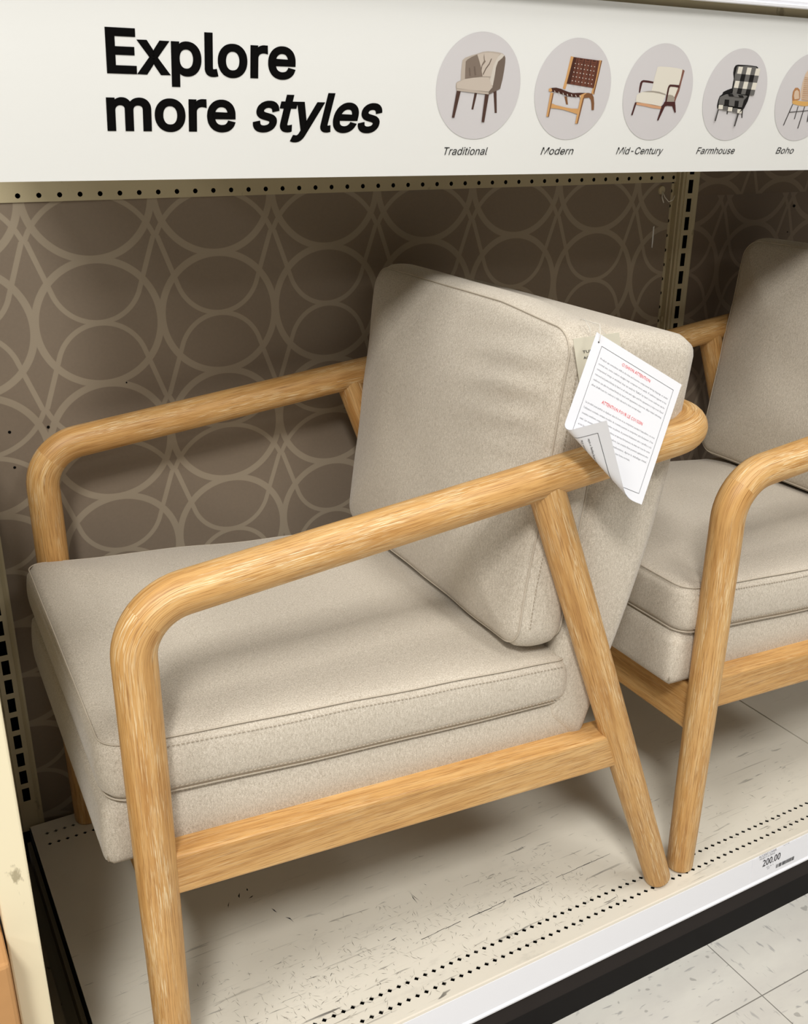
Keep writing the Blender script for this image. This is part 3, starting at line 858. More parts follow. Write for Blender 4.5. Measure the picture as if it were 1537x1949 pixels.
2358,330,2323,325,2292,310,2265,287,2243,258,2227,224,2216,187,2211,151,2212,117,2221,89,2238,66,2262,51],[2675,-5,2639,-1,2611,11,2589,31,2575,59,2571,95,2576,139,2629,379,
2690,379,2639,144,2636,105,2647,75,2670,56,2704,50,2731,53,2756,62,2779,77,2798,97,2813,122,2823,153,2873,379,2934,379,2850,0,2791,0,2812,92,2821,92,2789,47,2754,17,
2716,0],[3084,-8,3047,-5,3016,3,2992,18,2974,38,2963,63,2960,94,3021,107,3026,79,3041,60,3064,49,3095,45,3131,50,3162,62,3183,81,3194,103,3194,121,3187,136,3172,147,
3149,155,3090,170,3048,186,3021,208,3009,237,3010,274,3022,305,3041,332,3068,354,3100,370,3136,381,3175,384,3211,381,3239,372,3261,358,3277,339,3287,316,3291,290,3232,277,3227,298,
3215,316,3195,328,3164,333,3132,329,3104,317,3083,299,3073,277,3073,258,3081,243,3098,232,3124,223,3179,209,3221,194,3247,171,3260,142,3258,107,3246,75,3226,47,3199,24,3165,6,
3126,-5],[3479,-8,3428,-2,3389,16,3360,46,3343,85,3337,132,3344,187,3361,242,3387,290,3422,329,3462,359,3508,378,3558,384,3588,382,3616,374,3642,361,3663,341,3678,315,3687,282,
3689,242,3682,194,3677,169,3380,169,3392,221,3655,221,3622,202,3627,237,3625,269,3616,294,3600,314,3577,326,3546,330,3513,326,3484,313,3458,294,3437,270,3421,241,3411,211,3403,178,
3398,139,3402,106,3414,80,3433,61,3459,50,3491,46,3513,48,3534,53,3553,61,3570,73,3585,88,3597,105,3653,91,3635,63,3612,39,3584,19,3552,4,3517,-5]],"Boho":[[60,0,172,509,
353,509,400,504,437,491,462,469,478,442,484,410,480,374,471,344,457,320,440,301,419,286,397,275,373,267,372,262,396,257,417,245,435,227,447,203,452,173,448,136,
435,100,415,67,386,39,348,18,302,4,247,0],[137,57,257,57,310,63,347,80,372,105,385,137,388,161,383,184,371,203,354,218,329,228,299,231,175,231],[187,285,
301,285,328,288,353,296,376,309,395,326,409,348,418,372,419,403,407,429,381,446,339,452,224,452],[662,-8,615,-2,576,16,548,46,531,85,525,133,532,187,549,243,
576,291,611,330,652,360,698,378,748,384,796,378,834,360,862,330,879,291,885,243,878,187,861,133,834,85,800,46,758,16,712,-2],[674,46,710,51,741,66,767,89,
789,117,806,151,817,187,822,224,820,258,811,287,795,310,770,325,736,330,701,325,669,310,643,287,621,258,605,224,594,187,589,151,590,117,599,89,616,66,640,51],
[1035,227,985,0,924,0,1036,509,1097,509,1048,287,1037,287,1068,332,1103,362,1142,379,1183,384,1219,380,1248,369,1269,349,1283,321,1287,285,1281,240,1228,0,1167,0,1219,235,
1222,275,1211,304,1188,323,1154,329,1127,326,1102,317,1079,303,1060,283,1045,257],[1487,-8,1440,-2,1402,16,1374,46,1356,85,1350,133,1357,187,1374,243,1401,291,1436,330,1477,360,
1523,378,1573,384,1621,378,1659,360,1687,330,1705,291,1710,243,1704,187,1686,133,1659,85,1625,46,1583,16,1537,-2],[1499,46,1535,51,1566,66,1593,89,1614,117,1631,151,1642,187,
1647,224,1645,258,1636,287,1620,310,1595,325,1561,330,1526,325,1495,310,1468,287,1447,258,1430,224,1419,187,1414,151,1416,117,1424,89,1441,66,1466,51]]}
PICS = {"Traditional":[["walnut",[413.5,86.5,416.8,86.6,414.2,69.7,411.8,69.9]],["walnut",[437.5,88.5,441.3,89.3,445.2,66.8,442.4,66.8]],["warmgrey",[394.1,117.7,397.2,120.2,404.7,122.7,411.5,124.5,418.3,126.6,424.3,127.4,431.5,127.4,438.7,126.9,443.4,126.1,446.8,124.2,447.8,
121.8,448.2,118.4,448.1,110.1,447.3,101,445.6,91.2,437.4,88.2,431.4,85.3,390.5,88.3,389,91.8,389.1,95.6,390.7,96.8,394.5,98.1,394,103.6,393.8,109.7]],["cocoa",[445.8,124.8,447.8,121.8,448.2,117,447.9,108.7,447.3,101,445.6,91.2,
437.4,87.8,435.5,93.7,436.8,104.2,437,111.8,439.2,118.1,444,121.7]],["pebble",[442,126,446.3,124.5,443.2,121.3,438.7,118,437.1,113.9,436.7,107.6,435.7,94.3,433.2,95,431,99.2,431.8,104,433.5,113.7,436.4,121.4]],["taupe",[398.2,116.6,
400.1,118.6,405,121.2,411.6,123.9,414.6,118.5,417.6,112.5,421.2,103,399.5,100,398.8,107.1]],["shell",[411.6,123.9,420.2,125.8,428.1,126.3,434.9,125.7,439.4,125.2,436.6,120,433.5,113.7,432.2,104.7,431.1,102.8,421.2,102.9,417.6,112.5,414.6,
118.5]],["taupe",[420,125.5,421.5,119.4,423.1,117.5,419.5,113.2,419,107.8,417.9,110.5,418.7,114.6,420.8,118.1,419.9,121.4]],["cocoa",[429.4,120.4,430.7,120.8,428.4,114.9,425,110.7,421.9,104.4,420.9,105.1,424,111.4,427.4,115.6]],["cocoa",[402.9,110.6,
404.1,111,406.1,103.2,404.8,102.9]],["cocoa",[408.8,112.2,410.4,112.6,412.8,104.1,411.3,103.7]],["shell",[389.5,95.6,394.1,97.6,399.5,99.8,410.3,101.5,428.9,102.4,431.4,98.8,433.5,94.7,434.9,92.3,431,88,409.3,89.2,390.2,90.5]],["warmgrey",[389.8,
90.3,409.3,89.2,431.1,87.6,431.4,85.3,390.5,88.1]],["cocoa",[431.1,87.6,434.9,92.3,436.5,93,437.4,88,431.4,85.3]],["walnut",[390.5,88.1,395.5,87.7,391,61.2,387.9,61.4]],["walnut",[426.7,85.7,431.7,85.3,429.9,57.1,426.4,57.4]]],"Modern":[["oakdark",[533.7,
85.8,537.6,85.6,540.7,77.2,538.1,77.2]],["oak",[534.7,127,539.5,126.3,534.9,98.2,533.6,92.7,530,94,532.1,105]],["oak",[574.6,124.5,579.5,124.2,578,108.5,575.8,88.2,571.3,89.9,574.2,103.5]],["oakdark",[577.9,124,579.5,124.2,578,108.5,
575.8,88.2,574.1,90.7,576.8,109.2]],["leather",[538.6,126.3,552.1,125.4,575.9,124,575,108.4,573.6,95.3,553.2,97.2,534.2,99,536.5,113.5]],["leatherdark",[538.6,126.3,542.9,126,541.6,116.4,539.5,99,534.2,99,536.5,113.5]],["leatherdark",[510.9,93.2,515.4,
94.1,520.5,94.4,527.3,93.4,533.3,91.7,539.3,90.2,545.2,89.4,555.7,89.9,566.9,89.9,564,87.6,555.7,85.4,547.1,85.2,538.3,85.9,525.3,88.9,512.9,90.5]],["oakdark",[556.1,88.1,560.7,89.5,566.9,90.1,572.5,89.2,575.7,85.7,577.9,79.2,
579,72,575.7,71.9,574,78.4,571.8,83.4,568.9,85.2,560.8,84.3]],["oak",[554.4,87,562.5,89.8,564.5,89.6,561.1,87.5,560.8,84.3,555.8,84.9]],["oak",[510.5,93,513.6,94.1,515.6,91,513.4,89.9,510.8,90.5]],["oak",[516.6,78.2,523.1,
76.4,536.8,74.2,546.7,73,557.3,73.1,556.1,67.1,546.5,69.3,535.4,71.6,525.7,72.7,516.3,73.1]],["oak",[513.5,89.6,518.1,88.6,516.2,63.8,512.5,64.1]],["oakdark",[516.7,88.9,518.1,88.6,516.2,63.8,514.8,64]],["oak",[556.7,85.1,561.9,84.5,
558.8,57,554.8,57.1]],["oakdark",[560,84.6,561.9,84.5,558.8,57,557.3,57]],["pebble",[541.3,120.3,542.6,120.3,542.7,119.4,541.4,119.4]],["pebble",[545.9,120,547.1,119.9,547.2,119,546,119]],["pebble",[550.4,119.6,551.7,119.5,551.8,118.6,550.5,118.6]],
["pebble",[555,119.2,556.3,119.1,556.4,118.2,555.1,118.2]],["pebble",[559.6,118.8,560.9,118.8,561,117.8,559.7,117.8]],["pebble",[564.2,118.4,565.5,118.4,565.6,117.4,564.3,117.4]],["pebble",[568.8,118,570.1,118,570.2,117,569,117]],["pebble",[540.9,116,542.2,
116,542.3,115,541,115]],["pebble",[545.5,115.6,546.7,115.6,546.8,114.6,545.6,114.6]],["pebble",[550,115.2,551.3,115.2,551.4,114.2,550.1,114.2]],["pebble",[554.6,114.8,555.9,114.8,556,113.8,554.7,113.8]],["pebble",[559.2,114.4,560.5,114.4,560.6,113.4,559.3,
113.4]],["pebble",[563.8,114,565.1,114,565.2,113,563.9,113]],["pebble",[568.5,113.6,569.7,113.5,569.8,112.6,568.6,112.6]],["pebble",[540.5,111.6,541.7,111.6,541.8,110.6,540.6,110.6]],["pebble",[545,111.2,546.3,111.2,546.4,110.2,545.1,110.2]],["pebble",[549.6,110.8,
550.9,110.8,551,109.8,549.7,109.8]],["pebble",[554.2,110.4,555.5,110.4,555.6,109.4,554.3,109.4]],["pebble",[558.8,110,560.1,109.9,560.2,109,558.9,109]],["pebble",[563.4,109.6,564.7,109.5,564.8,108.5,563.5,108.6]],["pebble",[568.1,109.1,569.3,109.1,569.5,108.1,
568.2,108.2]],["pebble",[540.1,107.2,541.3,107.2,541.4,106.2,540.2,106.3]],["pebble",[544.6,106.8,545.9,106.8,546,105.8,544.7,105.8]],["pebble",[549.2,106.4,550.4,106.4,550.6,105.4,549.3,105.4]],["pebble",[553.8,106,555,105.9,555.2,105,553.9,105]],["pebble",[558.4,
105.5,559.7,105.5,559.8,104.5,558.5,104.6]],["pebble",[563,105.1,564.3,105.1,564.4,104.1,563.2,104.1]],["pebble",[567.7,104.7,569,104.7,569.1,103.7,567.8,103.7]],["pebble",[539.6,102.8,540.9,102.8,541,101.8,539.7,101.9]],["pebble",[544.2,102.4,545.4,102.4,545.5,
101.4,544.3,101.4]],["pebble",[548.8,102,550,101.9,550.1,101,548.9,101]],["pebble",[553.4,101.5,554.6,101.5,554.7,100.5,553.5,100.6]],["pebble",[558,101.1,559.3,101.1,559.4,100.1,558.1,100.1]],["pebble",[562.6,100.7,563.9,100.6,564,99.6,562.8,99.7]],["pebble",
[567.3,100.2,568.6,100.2,568.7,99.2,567.4,99.2]],["pebble",[516.9,91.5,518,91.4,519.3,89.4,518.4,89.5]],["pebble",[522.9,90.6,524,90.4,525.4,88.4,524.4,88.5]],["pebble",[528.9,89.6,530.1,89.4,531.4,87.4,530.5,87.5]],["pebble",[535,88.6,536.2,88.4,
537.5,86.4,536.5,86.5]],["pebble",[541,88.2,542.2,88.1,543.5,86,542.5,86.2]],["pebble",[547,87.9,548.2,87.7,549.6,85.7,548.6,85.8]],["pebble",[553,87.5,554.2,87.3,555.6,85.3,554.6,85.4]],["leatherdark",[542.7,125.8,543.8,125.7,543.3,98.2,542.3,98.4]],
["leatherdark",[546,125.5,549.8,125.2,549.7,123.7,545.9,123.9]],["leatherdark",[551.9,125.2,553.1,125.1,552.6,97.3,551.6,97.5]],["leatherdark",[555.2,124.9,559.1,124.6,559,123.2,555.2,123.4]],["leatherdark",[561.2,124.7,562.4,124.6,562.1,96.4,561.1,96.6]],["leatherdark",[564.5,124.4,568.5,
124.1,568.4,122.6,564.5,122.8]],["leatherdark",[570.6,124.1,571.8,124,571.7,95.5,570.6,95.7]]],"MidCentury":[["plum",[641.8,92.2,641.1,97.7,641.1,102.6,642.5,104.8,645.3,105.8,653.8,105.4,661.3,104.5,661.6,102.6,653.4,103.2,646.3,103.6,644.7,102.9,644.1,97.7,643.6,
91.9]],["cream",[663.3,120.5,667.7,121.2,681.9,121,694.4,120.2,703.4,119.2,702.7,109.3,701.4,99.2,700.3,88.4,684.1,90.9,660.7,94.5,661.6,108]],["rosewood",[702.9,119.2,706.6,117.8,705.3,107.2,704.5,95.7,702.1,87.7,701.2,83.3,697.8,84.3,699.2,
90.5,702,100.7,702.7,109.3]],["greige",[684.9,89.8,690.2,91,695.7,90.1,699.4,87.3,699.2,83.3,686.4,82.7]],["cream",[639.2,89.5,642.5,91.5,647.1,93,654.8,94.1,662.8,94.3,673.2,93.5,683.5,91.2,683.4,88,682.1,85.1,680.5,77.7,666.8,
79.4,652.2,80.8,639.7,82.1,639.2,85.6]],["greige",[647.1,93,654.8,94.1,662.7,94.5,673.1,93.8,683.4,91.6,683.5,90.2,673.6,91.9,663.2,92.9,655.1,92.9]],["peach",[640,81.5,652.2,80.8,666.9,79,681.1,77.5,680.5,74.8,667.8,75.6,653,
77.7,641.2,78.9]],["plum",[680.1,77.5,683,80.1,684.2,83,701.2,83.3,702.5,79,696.9,78.3,689.6,78.6,686.2,77.6,684.6,74.3]],["plum",[685.2,78.7,685.1,87.3,685,98.1,685.9,101,687.6,102.2,695.4,102.1,702.5,101.8,703,98.9,696,
99.8,689,100,687.6,98.5,687.5,91.7,687.5,82.3]],["plum",[638.5,81.5,641.1,81.1,638.4,67.2,636.1,67.3]],["plum",[681.1,78.4,686.5,78.5,680.3,62,678.1,62.2]],["plum",[697.3,78.9,702.2,80.1,705.5,71.3,703.5,71.2]]],"Farmhouse":[["charcoal",[790.1,74.4,792.8,
74,792.9,70.5,791.1,70.5]],["charcoal",[814.6,76.5,817.7,77,820.2,66.6,818.4,66.6]],["ink",[788.1,126.5,791.6,127.4,808.1,127.5,824.1,126.7,827.2,125.5,827.5,122.1,826.6,111.8,825,101.5,821.9,95.4,821,86.7,817.4,77.9,810.1,72.5,792.5,
74.8,772.9,76.9,771.5,80.5,771.5,86.5,772.5,91.2,776.2,93.4,776.7,96,783.4,98.7,790.4,100.6,790,107.4,789.9,111.6,786.8,118.2,786.5,123.7]],["midgrey",[791,125.5,808.4,126.7,824.2,125.8,824,111.8,821.2,95.3,806.4,95,792.2,98.9,
791.9,107.4,790.4,115.8]],["cream",[793.6,125.4,801.1,125.2,800.8,117.2,793.3,117.4]],["midgrey",[801.1,125.1,808.6,125,808.3,116.9,800.8,117.1]],["cream",[808.6,124.9,816.2,124.7,815.9,116.7,808.3,116.9]],["midgrey",[816.2,124.6,823.8,124.5,823.5,116.4,815.9,116.6]],
["cream",[823.8,124.4,831.4,124.2,831.2,116.1,823.6,116.3]],["midgrey",[793.3,117.4,800.8,117.2,800.4,109.2,793,109.4]],["ink",[800.8,117.1,808.3,116.9,808,108.9,800.5,109.1]],["midgrey",[808.3,116.9,815.9,116.7,815.6,108.6,808,108.8]],["ink",[815.9,116.6,823.5,
116.4,823.3,108.3,815.6,108.5]],["midgrey",[823.5,116.3,831.2,116.1,830.9,108,823.3,108.2]],["cream",[792.9,109.4,800.4,109.2,800.1,101.1,792.6,101.3]],["midgrey",[800.4,109.1,808,108.9,807.7,100.7,800.1,101]],["cream",[808,108.8,815.6,108.6,815.3,100.4,807.7,
100.7]],["midgrey",[815.6,108.5,823.2,108.3,823,100.1,815.3,100.3]],["cream",[823.3,108.2,830.9,108,830.7,99.8,823,100]],["midgrey",[792.2,101.1,799.7,100.8,799.5,94.8,792,95.1]],["ink",[799.8,100.8,807.3,100.5,807.1,94.5,799.5,94.7]],["midgrey",[807.4,100.4,
814.9,100.2,814.8,94.2,807.1,94.4]],["ink",[815,100.1,822.6,99.9,822.4,93.8,814.8,94.1]],["midgrey",[822.6,99.8,830.3,99.5,830.2,93.5,822.5,93.7]],["midgrey",[772.2,90.4,781.3,93.6,796,95.2,818.9,92.7,817.4,85.7,814.5,78.7,806.5,79.4,772.3,
82.2]],["midgrey",[772.6,88.2,780.5,88,781.7,81.1,773.8,81.4]],["ink",[781.3,87.7,789.2,87.5,790.5,80.6,782.5,80.9]],["midgrey",[790.3,87.2,798.4,87,799.7,80.1,791.6,80.4]],["ink",[799,86.7,807.1,86.5,808.4,79.5,800.3,79.8]],["midgrey",[805.9,86.2,
814,85.9,815.4,79,807.2,79.3]],["cream",[772.9,81.4,780.6,81.1,781.4,76.3,773.7,76.6]],["midgrey",[781.1,80.3,788.8,80,789.7,75.3,781.9,75.6]],["cream",[789.6,79.2,797.4,78.9,798.3,74.2,790.5,74.5]],["midgrey",[798.5,78.2,806.3,77.9,807.2,73.1,
799.3,73.4]],["cream",[806.6,77.1,814.5,76.8,815.4,72,807.5,72.3]],["ink",[784.1,94.4,792.3,94.2,795.5,91.3,787.2,91.6]],["midgrey",[793.8,93.9,802.1,93.7,805.3,90.8,797,91.1]],["ink",[801.7,93.4,810.1,93.2,813.2,90.3,804.9,90.6]],["ink",[814.2,
87.4,821.9,95.4,821,86.7,817.4,77.9,810.8,72.5,813.5,77.8]],["charcoal",[772.7,76.2,774.6,75.8,773.8,62.4,771.5,62.4]],["charcoal",[808.2,72.5,810.9,72.1,809.2,56.6,807,56.6]]],"Boho":[["sand",[922.9,128.3,918.7,126.7,914.7,121,913.2,110.8,914,100.2,
915.8,93.1,919.6,89.6,939.3,88.1,957,90.3,955.4,97.6,947.4,110,937.1,121.3,929,127.2]],["caramel",[900.5,93.6,899.8,99.8,902.1,103.9,906.8,104.3,911.5,101.9,914,96.6,916,90.4,907.1,87.5,902.9,88.3]],["sand",[903.2,94.6,902.9,99.9,
906.4,101.8,910.7,99.7,914.3,91.2,906.1,90.2]],["caramel",[958.1,91.3,953.8,102.1,958.1,104.9,963.2,103.2,969.1,96.1,971,89.7]],["honey",[902.5,87.9,907.9,89.1,922.2,88.3,939.3,88.1,958.6,89.9,971.8,89.7,960.3,85.8,940.9,84.1,928.8,82.3,
915.8,83.2,904.7,84.8]],["charcoal",[904.2,84.3,905.7,84.1,898.7,58.5,897.1,58.5]],["charcoal",[927.9,82,929.3,82,927.2,54.9,925.5,54.9]],["charcoal",[915.4,82.2,916.7,82.3,915.9,66.3,914.5,66.3]],["charcoal",[937.4,82.2,938.8,82.2,941.9,63.2,940.2,63.2]],
["charcoal",[902.5,75,943.4,78,943.7,77.3,902.8,74.1]],["charcoal",[952.5,83.8,954.2,83.9,974.8,58.2,973,58.1]],["caramel",[914.4,117,923.6,116.4,923.7,116.1,914.4,116.6]],["caramel",[914.8,114.7,924.5,114.1,924.7,113.7,914.7,114.2]],["caramel",[915.3,112.3,925.5,
111.7,925.6,111.4,915.1,111.9]],["caramel",[915.8,109.9,926.4,109.3,926.6,109,915.4,109.5]],["caramel",[916.2,107.5,927.4,107,927.5,106.6,915.7,107.1]],["caramel",[916.7,105.2,928.4,104.6,928.5,104.2,916,104.7]],["caramel",[917.1,102.8,929.3,102.2,929.5,101.8,916.3,
102.3]],["caramel",[917.6,100.4,930.3,99.8,930.4,99.4,916.7,99.9]],["caramel",[918.1,98,931.3,97.4,931.4,97,917,97.5]],["caramel",[918.5,95.6,932.2,95,932.4,94.6,917.3,95.1]],["caramel",[919,93.1,933.2,92.5,933.4,92.2,917.7,92.7]],["caramel",[919.5,90.7,
934.2,90.1,934.3,89.8,918,90.2]]]}


# ================================================================== SETTING
mb = MB()
mb.add([(-5, -6, -D), (7, -6, -D), (7, 0.6, -D), (-5, 0.6, -D)], [(0, 1, 2, 3)])
fl = mb.build('floor', M['floor'])
fl['kind'] = 'structure'
fl['label'] = 'speckled off-white vinyl tile floor of the store aisle'

# ================================================================== DISPLAY SHELF
XL, XR = -0.1012, 1.118          # the two uprights
ZR = 0.9065                      # row of holes in the rail above the wallpaper

# ---- wallpapered back panels
bp = MB()
bp.box(-0.0812, 1.0905, 0.0, 0.012, -0.03, 0.8985)
p1 = tag(bp.build('back_panel', M['paper_left']),
         'large taupe back panel with interlaced ring pattern behind the front armchair', 'panel', 'patterned back panels')
rl = MB()
fw = lambda a, b, d: (a, -0.003 + d, b)
rl.cells(fw, 0.0, 0.0254, 44, ZR - 0.0078, ZR + 0.0078, RND, 0.004, 0, 1)
rl.quad(fw, -0.081, -0.0127, ZR - 0.0078, ZR + 0.0078)
rl.quad(fw, -0.081, 1.1049, ZR + 0.0078, 1.02)
rl.add([(-0.081, -0.003, ZR - 0.0078), (1.1049, -0.003, ZR - 0.0078), (1.1049, 0.004, ZR - 0.0078), (-0.081, 0.004, ZR - 0.0078)], [(0, 1, 2, 3)])
rl.box(-0.081, 1.1029, 0.0045, 0.011, ZR - 0.007, 1.02, 1)
rl.build('perforated_rail', [M['cream'], M['black']], p1)['label'] = 'cream perforated steel rail'
fs_ = MB()
fv = lambda a, b, d: (b, 0.0 + d * 1.0, a)
fs_.cells(fv, 0.8838 - 30 * 0.0254, 0.0254, 31, 1.0845, 1.0995, RND, 0.003, 0, 1)
fs_.box(1.0845, 1.0995, 0.0035, 0.011, -0.02, 0.8985, 1)
fs_.build('perforated_edge', [M['cream'], M['black']], p1)['label'] = 'cream perforated edge strip'
# the wallpaper sheet laps half over the holes of the edge strip
lap = MB()
lap.box(-0.0812, 1.0913, -0.0012, 0.001, -0.03, 0.8985)
lap.build('paper_sheet', M['paper_left'], p1)
for (x, z, r) in ((-0.049, 0.606, 0.0022), (-0.049, 0.556, 0.002), (0.001, 0.606, 0.0022), (0.112, 0.655, 0.0012)):
    h = MB()
    h.add([(x + r * math.cos(a * 0.785), -0.0016, z + r * math.sin(a * 0.785)) for a in range(8)], [tuple(range(8))])
    h.build('nail_hole', M['black'], p1)
sc_ = MB()
sc_.add([(1.0572, -0.0016, 0.824), (1.0600, -0.0016, 0.826), (1.0606, -0.0016, 0.800), (1.0600, -0.0016, 0.788), (1.0580, -0.0016, 0.789), (1.0575, -0.0016, 0.806)], [(0, 1, 2, 3, 4, 5)])
sc_.build('scuff', M['sign'], p1)['label'] = 'white scrape in the wallpaper'

bp = MB()
bp.box(1.1425, 2.40, 0.0, 0.012, -0.03, 0.885)
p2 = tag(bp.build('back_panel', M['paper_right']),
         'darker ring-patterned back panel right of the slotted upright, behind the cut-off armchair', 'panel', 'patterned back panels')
for (x, z, r) in ((1.412, 0.848, 0.004), (1.404, 0.80, 0.0018)):
    h = MB()
    h.add([(x + r * math.cos(a * 0.785), -0.0006, z + 0.7 * r * math.sin(a * 0.785)) for a in range(8)], [tuple(range(8))])
    h.build('nail_hole', M['black'], p2)
bp = MB()
bp.box(1.149, 2.40, -0.006, -0.0005, 0.874, 1.02)
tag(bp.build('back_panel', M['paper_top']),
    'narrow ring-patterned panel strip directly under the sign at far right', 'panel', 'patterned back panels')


# ---- slotted uprights
def upright(x, label, zslot, nslot):
    mb = MB()
    f = lambda a, b, d: (x + b, -0.0155 + d, a)
    ps = 0.03147
    z0 = zslot - (nslot - 1) * ps
    mb.cells(f, z0, ps, nslot, -0.0115, 0.0115, slot(0.0052, 0.0113), 0.010, 0, 1)
    zb, zt = z0 - ps / 2, zslot + ps / 2
    lo, hi = -0.02, 1.02
    mb.quad(f, lo, zb, -0.0115, 0.0115)
    mb.quad(f, zt, hi, -0.0115, 0.0115)
    for s in (-1, 1):
        a, b, c = s * 0.0115, s * 0.0165, s * 0.0195
        for (p, q, yp, yq) in ((a, a * 1.02, -0.0155, -0.0135), (a * 1.02, b, -0.0135, -0.0155), (b, c, -0.0155, -0.0155), (c, c, -0.0155, 0.001)):
            mb.add([(x + p, yp, lo), (x + q, yq, lo), (x + q, yq, hi), (x + p, yp, hi)], [(0, 1, 2, 3)])
    mb.box(x - 0.0185, x + 0.0185, -0.0045, 0.008, lo, hi, 1)
    mb.add([(x - 0.0195, -0.0155, lo), (x + 0.0195, -0.0155, lo), (x + 0.0195, 0.0, lo), (x - 0.0195, 0.0, lo)], [(0, 1, 2, 3)])
    return tag(mb.build('shelf_upright', [M['cream'], M['black']]), label, 'upright', 'slotted shelf uprights')


upright(XR + 0.0045, 'cream slotted steel upright between the two patterned panels at right', 0.8913 + 0.0315, 30)
upright(XL, 'cream slotted steel upright at far left, half hidden by the chipped cream board', 0.2652 + 0.0315 * 21, 29)
tr = MB()
tr.box(1.0985, 1.1022, -0.011, 0.001, 0.0, 1.02)
tr.box(1.0955, 1.1015, -0.006, -0.001, 0.655, 0.664)
tag(tr.build('panel_clip_strip', M['cream']), 'thin cream edge strip along the left side of the right upright', 'strip')

# ---- decks with two rows of diamond perforations front and back
PD = 0.0127


def deck(x0, x1, name_label, xoff):
    mb = MB()
    f = lambda a, b, d: (a, b, -d)
    ys = [(-0.606, -0.5904, None), (-0.5904, -0.5788, 0.0), (-0.5788, -0.5672, None), (-0.5672, -0.5556, -0.0009),
          (-0.5556, -0.0919, None), (-0.0919, -0.0803, -0.009), (-0.0803, -0.0664, None), (-0.0664, -0.0548, -0.008), (-0.0548, -0.034, None)]
    for (y0, y1, off) in ys:
        if off is None:
            mb.quad(f, x0, x1, y0, y1)
        else:
            xs = x0 + xoff + off
            n = int((x1 - 0.022 - xs) / PD)
            mb.cells(f, xs, PD, n, y0, y1, DIA, 0.0012, 0, 0)
            mb.quad(f, x0, xs - PD / 2, y0, y1)
            mb.quad(f, xs + (n - 0.5) * PD, x1, y0, y1)
    # folded edges
    for x in (x0, x1):
        mb.add([(x, -0.606, 0), (x, -0.034, 0), (x, -0.034, -0.05), (x, -0.606, -0.05)], [(0, 1, 2, 3)])
    mb.add([(x0, -0.606, 0), (x1, -0.606, 0), (x1, -0.606, -0.05), (x0, -0.606, -0.05)], [(0, 1, 2, 3)])
    mb.add([(x0, -0.034, 0), (x1, -0.034, 0), (x1, -0.034, -0.05), (x0, -0.034, -0.05)], [(0, 1, 2, 3)])
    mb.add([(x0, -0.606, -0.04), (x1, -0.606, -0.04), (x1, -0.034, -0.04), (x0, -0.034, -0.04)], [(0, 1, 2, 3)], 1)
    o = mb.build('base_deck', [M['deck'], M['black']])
    return tag(o, name_label, 'shelf', 'steel base decks')


d1 = deck(-0.1045, 1.1085, 'scuffed cream steel shelf deck carrying the whole front armchair', 0.0276)
d2 = deck(1.1115, 2.33, 'cream steel shelf deck beyond the seam under the cut-off armchair', 0.0276)
# front nosing of the deck
for (x0, x1, lab) in ((-0.1045, 1.1085, d1), (1.1115, 2.33, d2)):
    nb = MB()
    nb.add([(x0, -0.606, 0.0006), (x1, -0.606, 0.0006), (x1, -0.6080, 0.0000), (x0, -0.6080, 0.0000), (x0, -0.6088, -0.0032), (x1, -0.6088, -0.0032)],
           [(0, 1, 2, 3), (3, 2, 5, 4)])
    nb.build('front_nosing', M['nosing'], lab)['label'] = 'ecru rolled front edge'

# a few long gouges pressed into the front deck
gg = MB()


def gouge(pts, w):
    P = [Vector((x, y, 0.00025)) for x, y in pts]
    for a, b in zip(P[:-1], P[1:]):
        d = (b - a).normalized()
        s = Vector((-d.y, d.x, 0)) * w
        gg.add([a - s, b - s * random.uniform(0.6, 1.2), b + s, a + s], [(0, 1, 2, 3)])


random.seed(3)
for k in range(26):
    a0 = 0.302 + k * 0.0125
    y = -0.5095 + k * 0.0003 + random.uniform(-0.0005, 0.0005)
    if random.random() < 0.85:
        gouge([(a0, y), (a0 + 0.0125, y + random.uniform(-0.0005, 0.0006))], random.uniform(0.0002, 0.0006))


def nick(x, y, L, a, w):
    """tapered scrape"""
    p = Vector((x, y, 0.00025))
    d = Vector((math.cos(a), math.sin(a), 0))
    n = Vector((-d.y, d.x, 0))
    k = random.uniform(-0.12, 0.12) * L
    gg.add([p, p + d * L * 0.4 + n * (w + k), p + d * L, p + d * L * 0.6 + n * (k - w)], [(0, 1, 2, 3)])


def scatter(n, wmax, lmin, lmax):
    c = 0
    while c < n:
        x = random.uniform(0.02, 0.56) if random.random() < 0.75 else random.uniform(-0.09, 1.0)
        y = random.choice([-0.55, -0.52, -0.48]) + random.gauss(0, 0.035)
        if y < -0.597 or y > -0.30 or (y > -0.40 and random.random() < 0.6):
            continue
        a = random.choice([random.gauss(1.75, 0.25), random.gauss(1.75, 0.5), random.gauss(0.05, 0.18), random.gauss(2.6, 0.5), random.gauss(0.8, 0.4)])
        nick(x, y, random.uniform(lmin, lmax), a, random.uniform(0.00012, wmax))
        c += 1


